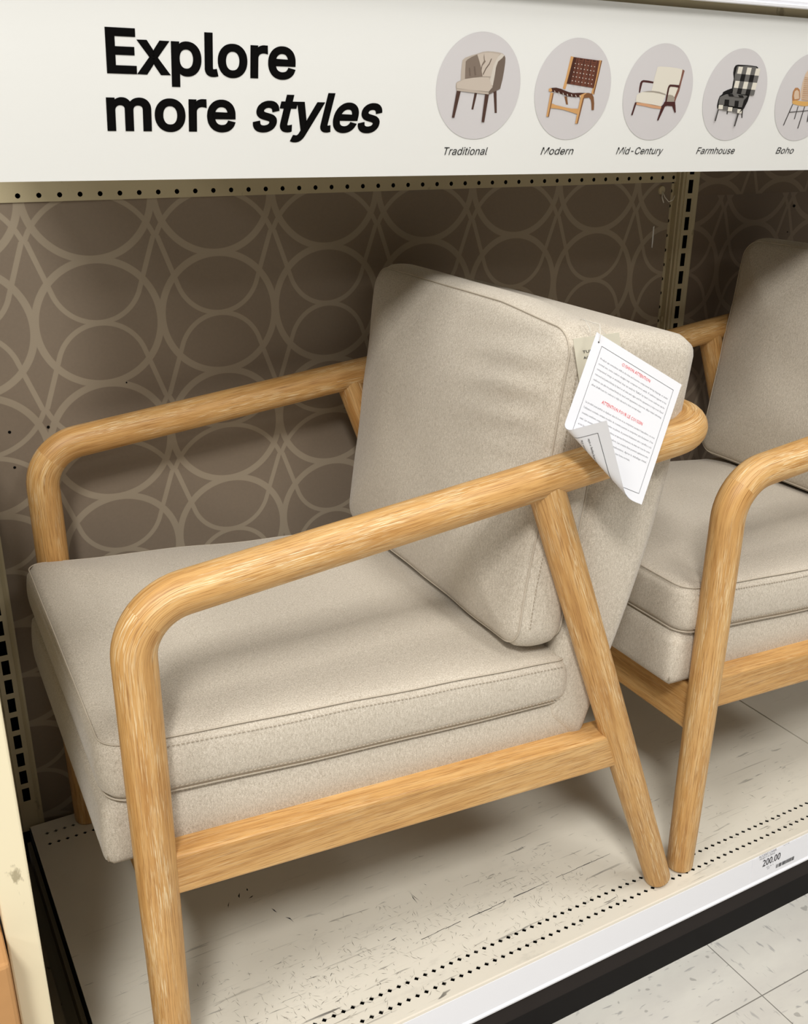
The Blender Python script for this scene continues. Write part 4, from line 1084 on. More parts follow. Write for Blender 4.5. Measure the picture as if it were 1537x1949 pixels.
scatter(120, 0.0004, 0.002, 0.008)
for (x, y, L, a, w) in ((-0.005, -0.402, 0.022, 0.7, 0.0006), (0.155, -0.375, 0.012, 1.9, 0.0009), (0.12, -0.325, 0.010, 1.2, 0.0012), (0.131, -0.332, 0.008, 0.4, 0.001),
                        (0.135, -0.318, 0.006, 1.5, 0.0012), (0.02, -0.36, 0.016, 0.9, 0.0006), (0.335, -0.45, 0.028, 1.75, 0.0003), (0.33, -0.452, 0.03, 1.45, 0.0003),
                        (0.10, -0.335, 0.012, 1.1, 0.0006), (0.168, -0.402, 0.016, 2.0, 0.0008), (0.262, -0.492, 0.014, 0.1, 0.0006)):
    nick(x, y, L, a, w)
gs = gg.build('dark_scratches', M['dark_ink'], d1)
gs['kind'] = 'stuff'
gs['label'] = 'short dark nicks and gouges'
gg = MB()
scatter(900, 0.00022, 0.003, 0.015)
gs = gg.build('faint_scratches', M['scuff'], d1)
gs['kind'] = 'stuff'
gs['label'] = 'faint grey scratches'

# ---- price channel and kick plate along the front
pc = MB()
pr = [(-0.6062, -0.0030), (-0.6092, -0.0034), (-0.6108, -0.0480), (-0.6128, -0.0512), (-0.6122, -0.0545), (-0.6062, -0.0545)]
for (x0, x1) in ((-0.1045, 2.33),):
    n = len(pr)
    vs = [(x0, y, z) for y, z in pr] + [(x1, y, z) for y, z in pr]
    pc.add(vs, [(k, (k + 1) % n, n + (k + 1) % n, n + k) for k in range(n)] + [tuple(range(n)), tuple(range(n, 2 * n))])
pchan = tag(pc.build('price_channel', M['white_plastic'], recalc=True), 'long white plastic price channel along the front edge of the deck', 'price strip')
kp = MB()
kp.box(-0.1045, 2.33, -0.6085, -0.59, -0.0888, -0.0546, 0)
kp.box(-0.1045, 2.33, -0.6075, -0.592, -D, -0.0888, 1)
tag(kp.build('kick_plate', [M['kick'], M['kick_low']]), 'black kick plate between the price channel and the aisle floor', 'kick plate')

# ---- printed price label
pl = MB()
LX, LY = 0.806, -0.6096


def lab(u, v, h=0.0):      # metres along the channel / up its face
    return (LX + u, LY - 0.0014 * (1 - (v + 0.048) / 0.045) - h, v)


pl.add([lab(0, -0.0455), lab(0.1016, -0.0455), lab(0.1016, -0.0045), lab(0, -0.0045), lab(0, -0.0455, -.0002), lab(0.1016, -0.0455, -.0002), lab(0.1016, -0.0045, -.0002), lab(0, -0.0045, -.0002)],
       [(0, 1, 2, 3), (7, 6, 5, 4), (0, 4, 5, 1), (1, 5, 6, 2), (2, 6, 7, 3), (3, 7, 4, 0)])
plab = tag(pl.build('price_label', M['white_plastic']), 'printed white price label reading 200.00 in the price channel', 'label')


def label_text(s, u, v, h, name, mat, wid=None, off=0.0):
    vs, fs = text_mesh(s, 1.0, off)
    x0, x1 = min(v_[0] for v_ in vs), max(v_[0] for v_ in vs)
    y1 = 0.69
    sx = (wid / (x1 - x0)) if wid else h / y1
    mb = MB()
    mb.add([lab(u + (x - x0) * sx, v + y * h / y1, 0.0004) for x, y in vs], fs)
    return mb.build(name, mat, plab)


label_text('ACCENT CHAIR', 0.012, -0.0068, 0.0046, 'product_line', M['grey_ink'], 0.037)
label_text('PROJECT 62 BEIGE', 0.0145, -0.0112, 0.0028, 'maker_line', M['grey_ink'], 0.032)
label_text('200.00', 0.0225, -0.0262, 0.0122, 'price', M['dark_ink'], 0.0375, 0.006)
label_text('05 A 1', 0.032, -0.0318, 0.0022, 'stock_line', M['grey_ink'], 0.014)
label_text('2F', 0.0335, -0.0352, 0.0020, 'stock_line', M['grey_ink'], 0.006)
label_text('249-17-1186', 0.063, -0.0045, 0.0016, 'item_line', M['grey_ink'], 0.013)
bc = MB()
u = 0.0535
random.seed(5)
while u < 0.092:
    w = random.choice([0.0004, 0.0004, 0.0008, 0.0012])
    bc.add([lab(u, -0.0412, .0004), lab(u + w, -0.0412, .0004), lab(u + w, -0.0345, .0004), lab(u, -0.0345, .0004)], [(0, 1, 2, 3)])
    u += w + random.choice([0.0005, 0.0005, 0.0009])
bc.build('barcode', M['dark_ink'], plab)

# ---- upper shelf whose front edge carries the sign
us = MB()
us.box(-0.1045, 2.33, -0.402, -0.02, 1.138, 1.154)
us.box(-0.1045, 2.33, -0.402, -0.398, 1.120, 1.138)
ush = tag(us.build('upper_shelf', M['cream']), 'steel shelf above the sign, only its front edge in view', 'shelf')
uc = MB()
pr = [(-0.402, 1.1385), (-0.412, 1.1335), (-0.422, 1.1285), (-0.4265, 1.1290), (-0.427, 1.1315), (-0.4235, 1.133), (-0.4245, 1.136), (-0.4200, 1.1375), (-0.415, 1.162), (-0.402, 1.162)]
n = len(pr)
uc.add([(-0.1045, y, z) for y, z in pr] + [(2.33, y, z) for y, z in pr],
       [(k, (k + 1) % n, n + (k + 1) % n, n + k) for k in range(n)] + [tuple(range(n)), tuple(range(n, 2 * n))])
uo = uc.build('price_channel', M['white_plastic'], ush, recalc=True)
uo['label'] = 'white plastic edge channel'

# ---- the header sign: board, headline, five round pictures, five captions
S0 = Vector((0.0, -0.386, 0.9445))
sa = Vector((math.cos(rad(-0.4)), 0, math.sin(rad(-0.4))))
up = Vector((0, -math.sin(rad(8)), math.cos(rad(8))))
sb = (up - sa * up.dot(sa)).normalized()
sn = sa.cross(sb)      # towards the aisle
if sn.y > 0:
    sn = -sn


def sg(a, b, h=0.0):   # millimetres on the sign
    bow = 0.0015 * math.sin(max(0.0, min(1.0, (b - 1.3) / 190)) * math.pi)
    return S0 + sa * (a / 1000) + sb * (b / 1000) + sn * (bow + h)


sgn = MB()
NA, NB = 24, 12
for side, h in ((0, 0.0), (1, -0.0012)):
    vs = [sg(-104 + (1116 + 104 + 900) * i / NA, 1.3 + 182.5 * j / NB, h) for i in range(NA + 1) for j in range(NB + 1)]
    fs = [(i * (NB + 1) + j, (i + 1) * (NB + 1) + j, (i + 1) * (NB + 1) + j + 1, i * (NB + 1) + j + 1) for i in range(NA) for j in range(NB)]
    sgn.add(vs, fs)
N1 = (NA + 1) * (NB + 1)
sgn.f += [[i * (NB + 1), (i + 1) * (NB + 1), N1 + (i + 1) * (NB + 1), N1 + i * (NB + 1)] for i in range(NA)]
sgn.m += [0] * NA
sgn.uv += [[(0, 0)] * 4] * NA
sign = tag(sgn.build('header_sign', M['sign'], smooth=False, recalc=True), 'long white header sign reading Explore more styles above the armchairs', 'sign')


def sign_word(key, name, a0, a1, base, cap, mat, off=0.0, h=0.0005):
    vs, fs, low = fill_loops(GLYPH[key], off)
    x0, x1 = min(q[0] for q in vs), max(q[0] for q in vs)
    k = (a1 - a0) / (x1 - x0)
    mb = MB()
    mb.add([sg(a0 + (x - x0) * k, base + (y + off) * cap / (509.0 + 2 * off), h - 0.00015 * l_) for (x, y), l_ in zip(vs, low)], fs)
    return mb.build(name, mat, sign)


sign_word('Explore', 'headline_word', 25.2, 205.8, 93.4, 37.2, M['ink'], 23)
sign_word('more', 'headline_word', 22.9, 145.2, 45.0, 37.2, M['ink'], 23)
sign_word('styles', 'headline_word', 162.6, 303.8, 45.2, 37.0, M['ink'], 23)
for key, a0, a1 in (('Traditional', 383.1, 439.4), ('Modern', 513.0, 559.6), ('MidCentury', 624.6, 698.4), ('Farmhouse', 754.6, 821.0), ('Boho', 897.4, 930.8)):
    sign_word(key, 'caption', a0, a1, 23.0, 7.9, M['ink'])
for i, key in enumerate(('Traditional', 'Modern', 'MidCentury', 'Farmhouse', 'Boho')):
    cx, cy, r = 418.6 + 126.8 * i, 92.6, 53.2
    mb = MB()
    N = 72
    rings = [0.35, 0.7, 1.0]
    vs = [sg(cx, cy, 0.0004)]
    fs = []
    for ri, q in enumerate(rings):
        vs += [sg(cx + r * q * math.cos(2 * math.pi * k / N), cy + r * q * math.sin(2 * math.pi * k / N), 0.0004) for k in range(N)]
    for k in range(N):
        k2 = (k + 1) % N
        fs.append((0, 1 + k, 1 + k2))
        for ri in range(2):
            b = 1 + ri * N
            fs.append((b + k, b + N + k, b + N + k2, b + k2))
    mb.add(vs, fs, 0)
    mats, names = [M['print_disc']], ['disc']
    for li, (col, q) in enumerate(PICS[key]):
        if col not in names:
            names.append(col)
            mats.append(M['print_' + col])
        mb.add([sg(q[2 * t], q[2 * t + 1], 0.0006 + 0.00004 * li) for t in range(len(q) // 2)], [tuple(range(len(q) // 2))], names.index(col))
    pic = mb.build('picture', mats, sign)
    pic['label'] = {'Traditional': 'round picture of a grey tufted tub chair', 'Modern': 'round picture of a woven leather chair',
                    'MidCentury': 'round picture of a cream lounge chair', 'Farmhouse': 'round picture of a black checked chair',
                    'Boho': 'round picture of a rattan chair'}[key]

# ---- plastic hook stuck on the wallpaper
hk = empty('adhesive_hook', (1.068, -0.0012, 0.880))
tag(hk, 'small clear hook on the wallpaper under the perforated rail at right', 'hook')
mb = MB()
ring = [(0.0075 * math.cos(k * 0.3927), 0.0075 * math.sin(k * 0.3927)) for k in range(16)]
mb.add([(x, 0, z + 0.006) for x, z in ring] + [(x * 0.9, -0.0025, z * 0.9 + 0.006) for x, z in ring], [(k, (k + 1) % 16, 16 + (k + 1) % 16, 16 + k) for k in range(16)] + [tuple(range(16, 32))])
mb.build('pad', M['cream'], hk, recalc=True)
hp = [(0.0, -0.003, 0.004), (0.003, -0.008, -0.006), (0.007, -0.014, -0.013), (0.013, -0.017, -0.010), (0.017, -0.016, -0.003)]
bar('wire', hp, [0.0009] * 5, hk, M['clear'], seg=8)
bar('wire', [(0.0, -0.003, 0.003), (-0.001, -0.005, -0.006), (0.002, -0.007, -0.015)], [0.0009] * 3, hk, M['clear'], seg=8)

# ---- chipped board, bracket in the gap and carton at far left
mb = MB()
mb.box(-0.1862, -0.1582, -0.60, -0.565, -D, 0.80)
brd = bevel(tag(mb.build('side_board', M['post']), 'chipped cream upright board at the far left edge', 'board'), 0.002)
mb = MB()
mb.box(-0.1632, -0.1572, -0.565, -0.02, -D, 0.74)
mb.build('hidden_partition', M['cream'], brd)  # unseen behind the board, put in to shade the left of the deck
mb = MB()
mb.box(-0.145, -0.108, -0.585, -0.03, -0.075, -0.065)
mb.box(-0.112, -0.1065, -0.585, -0.03, -0.07, -0.03, 0)
mb.box(-0.1445, -0.128, -0.56, -0.05, -0.07, -0.045, 0)
brk = tag(mb.build('base_bracket', M['bracket']), 'grimy steel base bracket in the gap beside the deck', 'bracket')
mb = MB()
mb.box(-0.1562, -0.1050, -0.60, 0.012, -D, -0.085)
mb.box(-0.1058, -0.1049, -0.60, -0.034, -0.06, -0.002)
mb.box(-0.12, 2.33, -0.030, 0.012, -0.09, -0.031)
mb.build('gap_shade', M['black'], brk)  # black boxes stand in for the shade beside and behind the deck
mb = MB()
mb.box(-0.46, -0.1880, -0.64, -0.12, -D, 0.325)
cb = tag(mb.build('cardboard_box', M['cardboard']), 'brown cardboard box left of the chipped cream board', 'box')
bevel(cb, 0.004)


# ================================================================== ARMCHAIR
W = 0.503            # distance between the two side frames
RA = 0.0212


def arm_z(x):
    return 0.592 + 0.118 * x


def arc(c, a, b, n):
    """quarter-turn points from centre c, start offset a to end offset b"""
    return [Vector(c) + Vector(a) * math.cos(t) + Vector(b) * math.sin(t) for t in [math.pi / 2 * k / n for k in range(n + 1)]]


def make_armchair(label):
    root = empty('armchair')
    tag(root, label, 'armchair', 'oak and beige armchairs')
    R = 0.058
    for y in (0.0, W):
        inw = 1 if y == 0.0 else -1
        # front corner: leg rises, bends 45 degrees; arm takes over from there
        k = math.hypot(1, 0.118)
        t = Vector((1, 0, 0.118)) / k
        cc = Vector((R, y, arm_z(0) - R + 0.118 * R - 0.001))
        # bend from vertical (pointing up) to t
        b_pts = []
        ang = math.pi / 2 - math.atan(0.118)
        for i in range(13):
            a = ang * i / 12
            b_pts.append(cc + Vector((-R * math.cos(a), 0, R * math.sin(a))))
        leg = [(0, y, 0.0), (0, y, 0.10), (0, y, 0.25), (0, y, 0.40), (0, y, cc.z - 0.02)] + b_pts[:9]
        bar('front_leg', leg, [0.0185, 0.0195, 0.0206, RA, RA] + [RA] * 7 + [RA - 0.0004, RA - 0.001], root, round0=0.004, cap1=False)
        xr = 0.6755
        last = b_pts[-1]
        arm = b_pts[6:]
        n = 9
        xe = xr - 0.052
        for i in range(1, n):
            x = last.x + (xe - last.x) * i / n
            arm.append(Vector((x, y, last.z + (x - last.x) * 0.118)))
        ze = last.z + (xe - last.x) * 0.118
        cen = Vector((xe, y + inw * 0.052, ze))
        arm += arc(cen, (0, -inw * 0.052, 0), (0.052, 0, 0.006), 10)
        bar('arm', arm, [RA] * len(arm), root, cap0=False, cap1=False)
        zr = ze + 0.006
        rl0, rl1 = Vector((0.6882, y, 0.0056)), Vector((0.4475, y, 0.638))
        pts = [rl0.lerp(rl1, q) for q in (0, 0.15, 0.35, 0.6, 0.8, 1.0)]
        bar('rear_leg', pts, [0.0182, 0.0190, 0.0200, 0.0205, 0.0205, 0.0205], root, round0=0.005, cap1=False)
        # flat side rail, top and outer face sloping back
        y0, y1 = (y - 0.008, y + 0.032) if inw > 0 else (y - 0.032, y + 0.008)
        x0, x1 = 0.006, 0.592
        zt = lambda x: 0.3145 - 0.052 * x
        zb = lambda x: 0.2650 - 0.052 * x
        mb = MB()
        vs = [(x0, y0, zb(x0)), (x1, y0, zb(x1)), (x1, y0, zt(x1)), (x0, y0, zt(x0)), (x0, y1, zb(x0)), (x1, y1, zb(x1)), (x1, y1, zt(x1)), (x0, y1, zt(x0))]
        fc = [(0, 1, 2, 3), (5, 4, 7, 6), (3, 2, 6, 7), (1, 0, 4, 5), (4, 0, 3, 7), (1, 5, 6, 2)]
        uvs = [[(q[2] if f in (fc[0], fc[1]) else q[1] + 0.3, q[0]) for q in [vs[i] for i in f]] for f in fc]
        mb.add(vs, fc, 0, uvs)
        bevel(mb.build('side_rail', M['rail_wood'], root, uv=True), 0.0042, 3)
    # rail round the back
    zr = 0.592 + 0.118 * 0.058 * 0 + 0.0
    zr = arm_z(0) - R + 0.118 * R - 0.001 + R * math.sin(ang) + (xr - 0.052 - (R - R * math.cos(ang))) * 0.118 + 0.006
    bar('back_rail', [(xr, 0.052 + (W - 0.104) * i / 8, zr + 0.004 * math.sin(i / 8 * math.pi)) for i in range(9)], [RA] * 9, root, cap0=False, cap1=False)
    for nm, x0, x1, z0, z1 in (('front_apron', -0.006, 0.022, 0.222, 0.292), ('rear_apron', 0.505, 0.530, 0.243, 0.268)):
        mb = MB()
        vs = [(x, yy, z) for x in (x0, x1) for yy in (0.008, W - 0.008) for z in (z0, z1)]
        fc = [(0, 1, 3, 2), (4, 6, 7, 5), (0, 4, 5, 1), (2, 3, 7, 6), (0, 2, 6, 4), (1, 5, 7, 3)]
        mb.add(vs, fc, 0, [[(q[2] + q[0], q[1]) for q in [vs[i] for i in f]] for f in fc])
        bevel(mb.build(nm, M['rail_wood'], root, uv=True), 0.003)

    # upholstered seat base
    hx, hy, hz = 0.288, 0.2285, 0.035

    def w_base(v):
        x = v.x + hx - 0.039
        tt = (v.z / hz + 1) / 2
        z0 = 0.296 - 0.020 * x / 0.54
        z1 = 0.3715 - 0.036 * x / 0.54
        xs = x - 0.004 * (1 - tt) * (1 if x < 0.05 else 0)
        return Vector((xs, W / 2 + v.y, z0 + (z1 - z0) * tt))
    vs, fs = soft_box(hx, hy, hz, 0.009, 0.008, 0.004, 0.0, 0.004, 40, 40, 8)
    vs = [w_base(v) for v in vs]
    base = mesh_obj('seat_base', vs, fs, M['fabric'], root, True)
    mbs = [(hx - 0.0, 0)]
    for y in (0.0205 + 0.011, W - 0.0315):
        pts = [(-0.0325 + 0.0, y - (0.006 if y < W / 2 else -0.006), z) for z in (0.312, 0.33, 0.35, 0.37)]
        bar('corner_seam', [w_base(Vector((-hx + 0.0015, -hy + 0.0015 if y < W / 2 else hy - 0.0015, q))) for q in (-0.027, -0.015, 0.0, 0.015, 0.027)], [0.0011] * 5, base, M['seam'], seg=8)

    # loose seat cushion
    hx, hy, hz = 0.279, 0.2345, 0.0300

    def w_seat(v):
        x = v.x + hx - 0.0375
        tt = v.z / hz
        top = 0.4435 - 0.083 * (x + 0.03) - 0.012 * max(0, (x - 0.30) / 0.2) ** 2 * 0.0
        bot = 0.3755 - 0.070 * (x + 0.03) - 0.004 * math.sin((x + 0.03) / 0.54 * math.pi)
        mid, hh = (top + bot) / 2, (top - bot) / 2
        y = v.y + W / 2
        z = mid + hh * tt
        # sags a little under the back cushion
        z += 0.0025 * noise.noise(Vector((x * 9, y * 9, tt))) * (1 if tt > 0 else 0.4)
        return Vector((x, y, z))
    vs, fs = soft_box(hx, hy, hz, 0.024, 0.009, 0.016, 0.0, 0.005, 48, 48, 10, 0.17)
    seat = mesh_obj('seat_cushion', [w_seat(v) for v in vs], fs, M['fabric'], root, True)
    for zz, nm in ((hz - 0.0016, 'piping'), (-hz + 0.002, 'piping')):
        lp = rr_loop(hx - 0.0012, hy - 0.0012, 0.023)
        piping(nm, [w_seat(Vector((x, y, zz))) for x, y in lp], 0.0009, seat, M['seam'])
    for zz in (hz - 0.0085, -hz + 0.0085):
        lp = [(-hx + 0.02 + (2 * hx - 0.04) * i / 60, -hy - 0.0035) for i in range(61)]
        dashes('stitching', [w_seat(Vector((x, y, zz))) for x, y in lp], [(0, -1, 0)] * 61, 0.0026, 0.0022, 0.00028, seat, M['thread'])

    # upholstered back
    hx, hy, hz = 0.255, 0.2325, 0.046

    def w_back(v):
        t = (v.x + hx) / (2 * hx)                  # 0 at the bottom
        z0 = 0.288 + 0.493 * t
        rear = 0.541 + 0.126 * t + 0.022 * math.sin(t * math.pi)
        front = 0.487 + 0.055 * t
        f = (v.z / hz + 1) / 2                     # 1 = front
        x = rear + (front - rear) * f
        return Vector((x, W / 2 + v.y, z0 + 0.020 * (f - 0.5) + (0.035 * (f - 0.5) if t < 0.2 else 0) * (1 - t / 0.2)))
    vs, fs = soft_box(hx, hy, hz, 0.022, 0.012, 0.0, 0.004, 0.003, 40, 40, 10)
    back = mesh_obj('back_frame', [w_back(v) for v in vs], fs, M['fabric'], root, True)
    bar('corner_seam', [w_back(Vector((hx - 0.008 - 0.03 * q, -hy + 0.010 - 0.006 * q, hz * (0.9 - 1.6 * q)))) for q in (0, 0.25, 0.5, 0.75, 1)], [0.0009] * 5, back, M['seam'], seg=6)

    # loose back cushion leaning on it
    hx, hy, hz = 0.1925, 0.2330, 0.0320
    ax = Vector((0.131, 0, 0.991)).normalized()
    nx_ = Vector((-0.991, 0, 0.131)).normalized()
    ctr = Vector((0.4920, W / 2, 0.6120))

    def w_cush(v):
        t = v.x / hx
        y = v.y
        # slumps: upper far corner stands higher, sides pull in at the top
        y2 = y * (1 - 0.012 * max(t, 0) ** 2)
        p = ctr + ax * v.x + nx_ * v.z + Vector((0, y2, 0))
        p.z -= 0.012 * max(0.0, -(y / hy) - 0.4) / 0.6 * max(t, 0)
        # creases running in from the near upper corner
        cr = math.exp(-((t - 0.55) / 0.35) ** 2) * max(0.0, -(y / hy) - 0.2) * max(0.0, 1 - max(0.0, -(y / hy) - 0.75) / 0.2)
        if v.z > 0:
            p += nx_ * (0.0050 * cr * math.sin(v.x * 170 + y * 30))
        p += nx_ * 0.0035 * noise.noise(Vector((v.x * 11 + 3, y * 11, v.z * 3)))
        return p
    vs, fs = soft_box(hx, hy, hz, 0.030, 0.012, 0.030, 0.008, 0.006, 56, 56, 10, 0.13)
    cush = mesh_obj('back_cushion', [w_cush(v) for v in vs], fs, M['fabric'], root, True)
    lp = rr_loop(hx - 0.002, hy - 0.002, 0.029)
    piping('piping', [w_cush(Vector((x, y, hz - 0.002))) for x, y in lp], 0.0011, cush, M['seam'])
    piping('piping', [w_cush(Vector((x, y, -hz + 0.003))) for x, y in lp], 0.0011, cush, M['seam'])
    lp = [(-hx + 0.03 + (2 * hx - 0.06) * i / 50, -hy - 0.0045) for i in range(51)]
    dashes('stitching', [w_cush(Vector((x, y, hz - 0.012))) for x, y in lp], [(0, -1, 0)] * 51, 0.0026, 0.0022, 0.00028, cush, M['thread'])
    return root


def copy_tree(o, parent=None):
    c = o.copy()
    COL.objects.link(c)
    c.parent = parent
    for ch in list(o.children):
        copy_tree(ch, c)
    return c


chair = make_armchair('beige oak-framed armchair in front, with white paper tag on its back cushion')
chair.location = (-0.0385, -0.557, 0)
chair.rotation_euler = (0, 0, rad(-1.7))
chair2 = copy_tree(chair)
chair2['label'] = 'beige oak-framed armchair behind at right, cut off by the picture edge, without tag'
chair2.location = (0.6985, -0.5695, 0.0008)
chair2.rotation_euler = (0, 0, rad(-0.8))

# ================================================================== TAGS
TL = Vector((0.460, -0.575, 0.798))
TR = Vector((0.568, -0.595, 0.734))
LL = Vector((0.401, -0.600, 0.718))
eu = (TR - TL)
SW = eu.length
eu = eu.normalized()
ed = (LL - TL)
ed = (ed - eu * ed.dot(eu)).normalized()
SH = 0.141
en = eu.cross(ed)
if en.y > 0:
    en = -en           # towards the aisle
FA, FB = (0.0, 0.1015), (SW * 0.955, SH)     # crease: lower left corner is curled over
fd = Vector((FB[0] - FA[0], FB[1] - FA[1], 0)).normalized()
fn = Vector((-fd.y, fd.x, 0))               # points to the curled corner (down-left)
RHO, PHI = 0.0075, rad(128)


def sheet(u, v, h=0.0):
    v += 0.013 * (1 - u / SW) * (v / SH) ** 2
    d = (u - FA[0]) * fn.x + (v - FA[1]) * fn.y
    if d <= 0:
        sag = 0.004 * math.sin(max(0, min(1, v / SH)) * math.pi)
        return TL + eu * u + ed * v + en * (h + sag * 0)
    # foot on the crease
    bu, bv = u - d * fn.x, v - d * fn.y
    la = RHO * PHI
    if d < la:
        a = d / RHO
        off, out = RHO * math.sin(a), RHO * (1 - math.cos(a))
        nrm_d, nrm_o = -math.sin(a), math.cos(a)
    else:
        e = d - la
        off = RHO * math.sin(PHI) + e * math.cos(PHI)
        out = RHO * (1 - math.cos(PHI)) + e * math.sin(PHI)
        nrm_d, nrm_o = -math.sin(PHI), math.cos(PHI)
    off += h * nrm_d
    out += h * nrm_o
    uu, vv = bu + fn.x * off, bv + fn.y * off
    return TL + eu * uu + ed * vv + en * out


def warp_mesh(name, vs2, fs, h, mat, parent, flip=False, sub=0):
    me = bpy.data.meshes.new(name)
    me.from_pydata([(a, b, 0) for a, b in vs2], [], fs)
    if sub:
        bm = bmesh.new()
        bm.from_mesh(me)
        bmesh.ops.subdivide_edges(bm, edges=bm.edges, cuts=sub, use_grid_fill=True)
        bm.to_mesh(me)
        bm.free()
    for v in me.vertices:
        v.co = sheet(v.co.x, v.co.y, h)
    me.materials.append(mat)
    o = bpy.data.objects.new(name, me)
    COL.objects.link(o)
    if parent:
        o.parent = parent
    return o


tagroot = empty('care_tag', (0, 0, 0))
tag(tagroot, 'white printed cushion care sheet with curled corner, hanging over the front chair arm', 'tag')
mb = MB()
NU, NV = 40, 46
for h in (0.0, -0.00025):
    vs = [sheet(SW * i / NU, SH * j / NV, h) for i in range(NU + 1) for j in range(NV + 1)]
    fs = [(i * (NV + 1) + j, (i + 1) * (NV + 1) + j, (i + 1) * (NV + 1) + j + 1, i * (NV + 1) + j + 1) for i in range(NU) for j in range(NV)]
    mb.add(vs, fs)
mb.build('sheet', M['paper'], tagroot, smooth=True)


def frame_line(name, x0, y0, x1, y1, w, h, parent, mat):
    vs, fs = [], []
    n = 40

    def strip(a, b):
        base = len(vs)
        dx, dy = b[0] - a[0], b[1] - a[1]
        L = math.hypot(dx, dy)
        sx, sy = -dy / L * w, dx / L * w
        for i in range(n + 1):
            t = i / n
            vs.append((a[0] + dx * t + sx, a[1] + dy * t + sy))
            vs.append((a[0] + dx * t - sx, a[1] + dy * t - sy))
        for i in range(n):
            fs.append((base + 2 * i, base + 2 * i + 1, base + 2 * i + 3, base + 2 * i + 2))
    strip((x0, y0), (x1, y0))
    strip((x1, y0), (x1, y1))
    strip((x1, y1), (x0, y1))
    strip((x0, y1), (x0, y0))
    return warp_mesh(name, vs, fs, h, mat, parent)


BX0, BX1, BY0, BY1 = 0.0115, SW - 0.0085, 0.0105, SH - 0.010
frame_line('border_line', BX0, BY0, BX1, BY1, 0.00018, 0.00025, tagroot, M['dark_ink'])
frame_line('border_line', BX0, BY0, BX1, BY1, 0.00022, -0.0005, tagroot, M['dark_ink'])


def sheet_text(name, s, u, v, capH, width, mat, h=0.00025, mirror=False, off=0.0):
    vs, fs = text_mesh(s, 1.0, off, res=1)
    x0, x1 = min(q[0] for q in vs), max(q[0] for q in vs)
    k = width / (x1 - x0)
    return [(u + ((x1 - x) if mirror else (x - x0)) * k, v - y * capH / 0.69) for x, y in vs], fs


def sheet_block(name, lines, mat, h, mirror=False, off=0.0):
    VS, FS = [], []
    for (s, u, v, c, w) in lines:
        vs, fs = sheet_text(name, s, u, v, c, w, mat, h, mirror, off)
        b = len(VS)
        VS += vs
        FS += [tuple(b + i for i in f) for f in fs]
    return warp_mesh(name, VS, FS, h, mat, tagroot)


TX0, TX1 = BX0 + 0.0035, BX1 - 0.0035
TW = TX1 - TX0
EN = ['Product can sometimes shift in the box and become compressed during shipping, or under',
      'normal use; some cushion designs may compress more easily. If cushions appear to be',
      'compressed, lumpy or wrinkled, they can easily be "fluffed" by hand. Loose cushions can be',
      'removed and patted firmly by hand on all sides and edges until the appearance is improved. Fixed',
      'cushions can also be patted firmly by hand until appearance improves. After initial unboxing,',
      'allow 24-48 hours for cushions to fully rebound to their normal shape.']
FR = ['Le produit peut parfois se deplacer dans la boite et se comprimer pendant l\'expedition, ou sous',
      'l\'utilisation normale; certains modeles de coussins peuvent se comprimer plus facilement. Si les',
      'coussins semblent comprimes, bosseles ou plisses, ils peuvent facilement etre « gonfles » a la',
      'main. Les coussins laches peuvent etre enleves et tapotes fermement a la main sur tous les cotes',
      'et les bords jusqu\'a ce que l\'apparence s\'ameliore. Les coussins fixes peuvent egalement etre',
      'tapotes fermement a la main jusqu\'a l\'amelioration. Apres le deballage initial,',
      'laissez de 24 a 48 heures aux coussins pour reprendre leur forme normale.']
y_ = 0.0235
lines = []
for i, s in enumerate(EN):
    lines.append((s, TX0, y_ + i * 0.0056, 0.0019, TW if i < 5 else TW * 0.72))
sheet_block('english_text', lines, M['grey_ink'], 0.00025, off=0.002)
y2 = 0.0235 + 6 * 0.0056 + 0.0125
lines = []
for i, s in enumerate(FR):
    lines.append((s, TX0, y2 + i * 0.0056, 0.0019, TW if i < 6 else TW * 0.78))
sheet_block('french_text', lines, M['grey_ink'], 0.00025, off=0.002)
sheet_block('english_heading', [('CUSHION ATTENTION', SW / 2 - 0.0205, 0.0174, 0.0034, 0.042)], M['red_ink'], 0.0003)
sheet_block('french_heading', [('ATTENTION POUR LE COUSSIN', SW / 2 - 0.0290, y2 - 0.0066, 0.0034, 0.059)], M['red_ink'], 0.0003)
lines = [(FR[i % 7] if i % 2 else EN[i % 6], TX0, SH - 0.0185 - i * 0.0062, 0.0021, TW) for i in range(6)]
sheet_block('reverse_text', lines, M['dark_ink'], -0.0005, mirror=True, off=0.002)
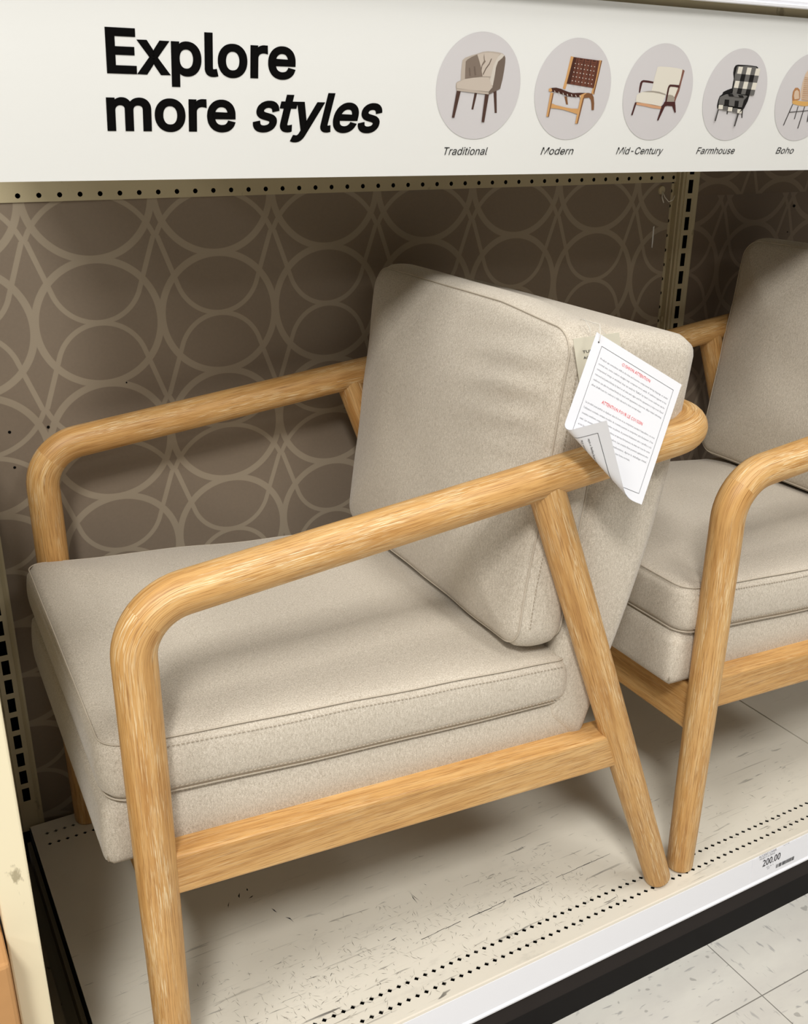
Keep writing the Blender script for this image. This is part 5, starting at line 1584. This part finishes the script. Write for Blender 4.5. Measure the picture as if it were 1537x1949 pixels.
vs = [(0.0062 + 0.0009 * math.cos(k * 0.524), 0.0085 + 0.0009 * math.sin(k * 0.524)) for k in range(12)]
warp_mesh('punch_hole', vs, [tuple(range(12))], 0.0003, M['ink'], tagroot)
pin = [sheet(0.0062, 0.0085, 0.001), sheet(0.004, 0.002, 0.0025), sheet(-0.001, -0.008, 0.002), Vector((0.462, -0.548, 0.806)), Vector((0.466, -0.540, 0.804))]
bar('fastener', pin, [0.0004] * 5, tagroot, M['clear'], seg=6)

# ecru hang tag behind the sheet
ptr = empty('hang_tag', (0, 0, 0))
tag(ptr, 'small ecru card tag tucked behind the white care sheet', 'tag')
a = Vector((0.444, -0.5565, 0.7890))
b = Vector((0.5065, -0.5560, 0.7900))
dn = Vector((0.012, -0.004, -0.055))
th = Vector((0, -0.0006, 0))
mb = MB()
c8 = [a, b, b + dn, a + dn]
mb.add([q for q in c8] + [q + th for q in c8], [(0, 1, 2, 3), (7, 6, 5, 4), (0, 4, 5, 1), (1, 5, 6, 2), (2, 6, 7, 3), (3, 7, 4, 0)])
mb.build('card', M['card'], ptr)
for s, vv, ww in (('TUF', 0.30, 0.0125), ('AC', 0.415, 0.0080)):
    vs, fs = text_mesh(s, 1.0, 0.003, res=2)
    x0, x1 = min(q[0] for q in vs), max(q[0] for q in vs)
    mb = MB()
    o0 = a + (b - a) * 0.155 + dn * vv
    ex_ = (b - a).normalized()
    dz_ = dn.normalized()
    mb.add([o0 + ex_ * ((x - x0) / (x1 - x0) * ww) - dz_ * (y * 0.0042) + th * 1.6 for x, y in vs], fs)
    mb.build('printed_line', M['dark_ink'], ptr)
bar('loop', [a.lerp(b, 0.4) + Vector((0, 0, -0.003)), a.lerp(b, 0.4) + Vector((0, 0.004, 0.008)), Vector((0.470, -0.541, 0.805))], [0.0004] * 3, ptr, M['clear'], seg=6)

# ------------------------------------------------------------------ everything stands on the store floor at z = 0
for o in list(SC.objects):
    if o.parent is None and o.type in ('MESH', 'EMPTY'):
        o.location.z += D
bpy.context.view_layer.update()
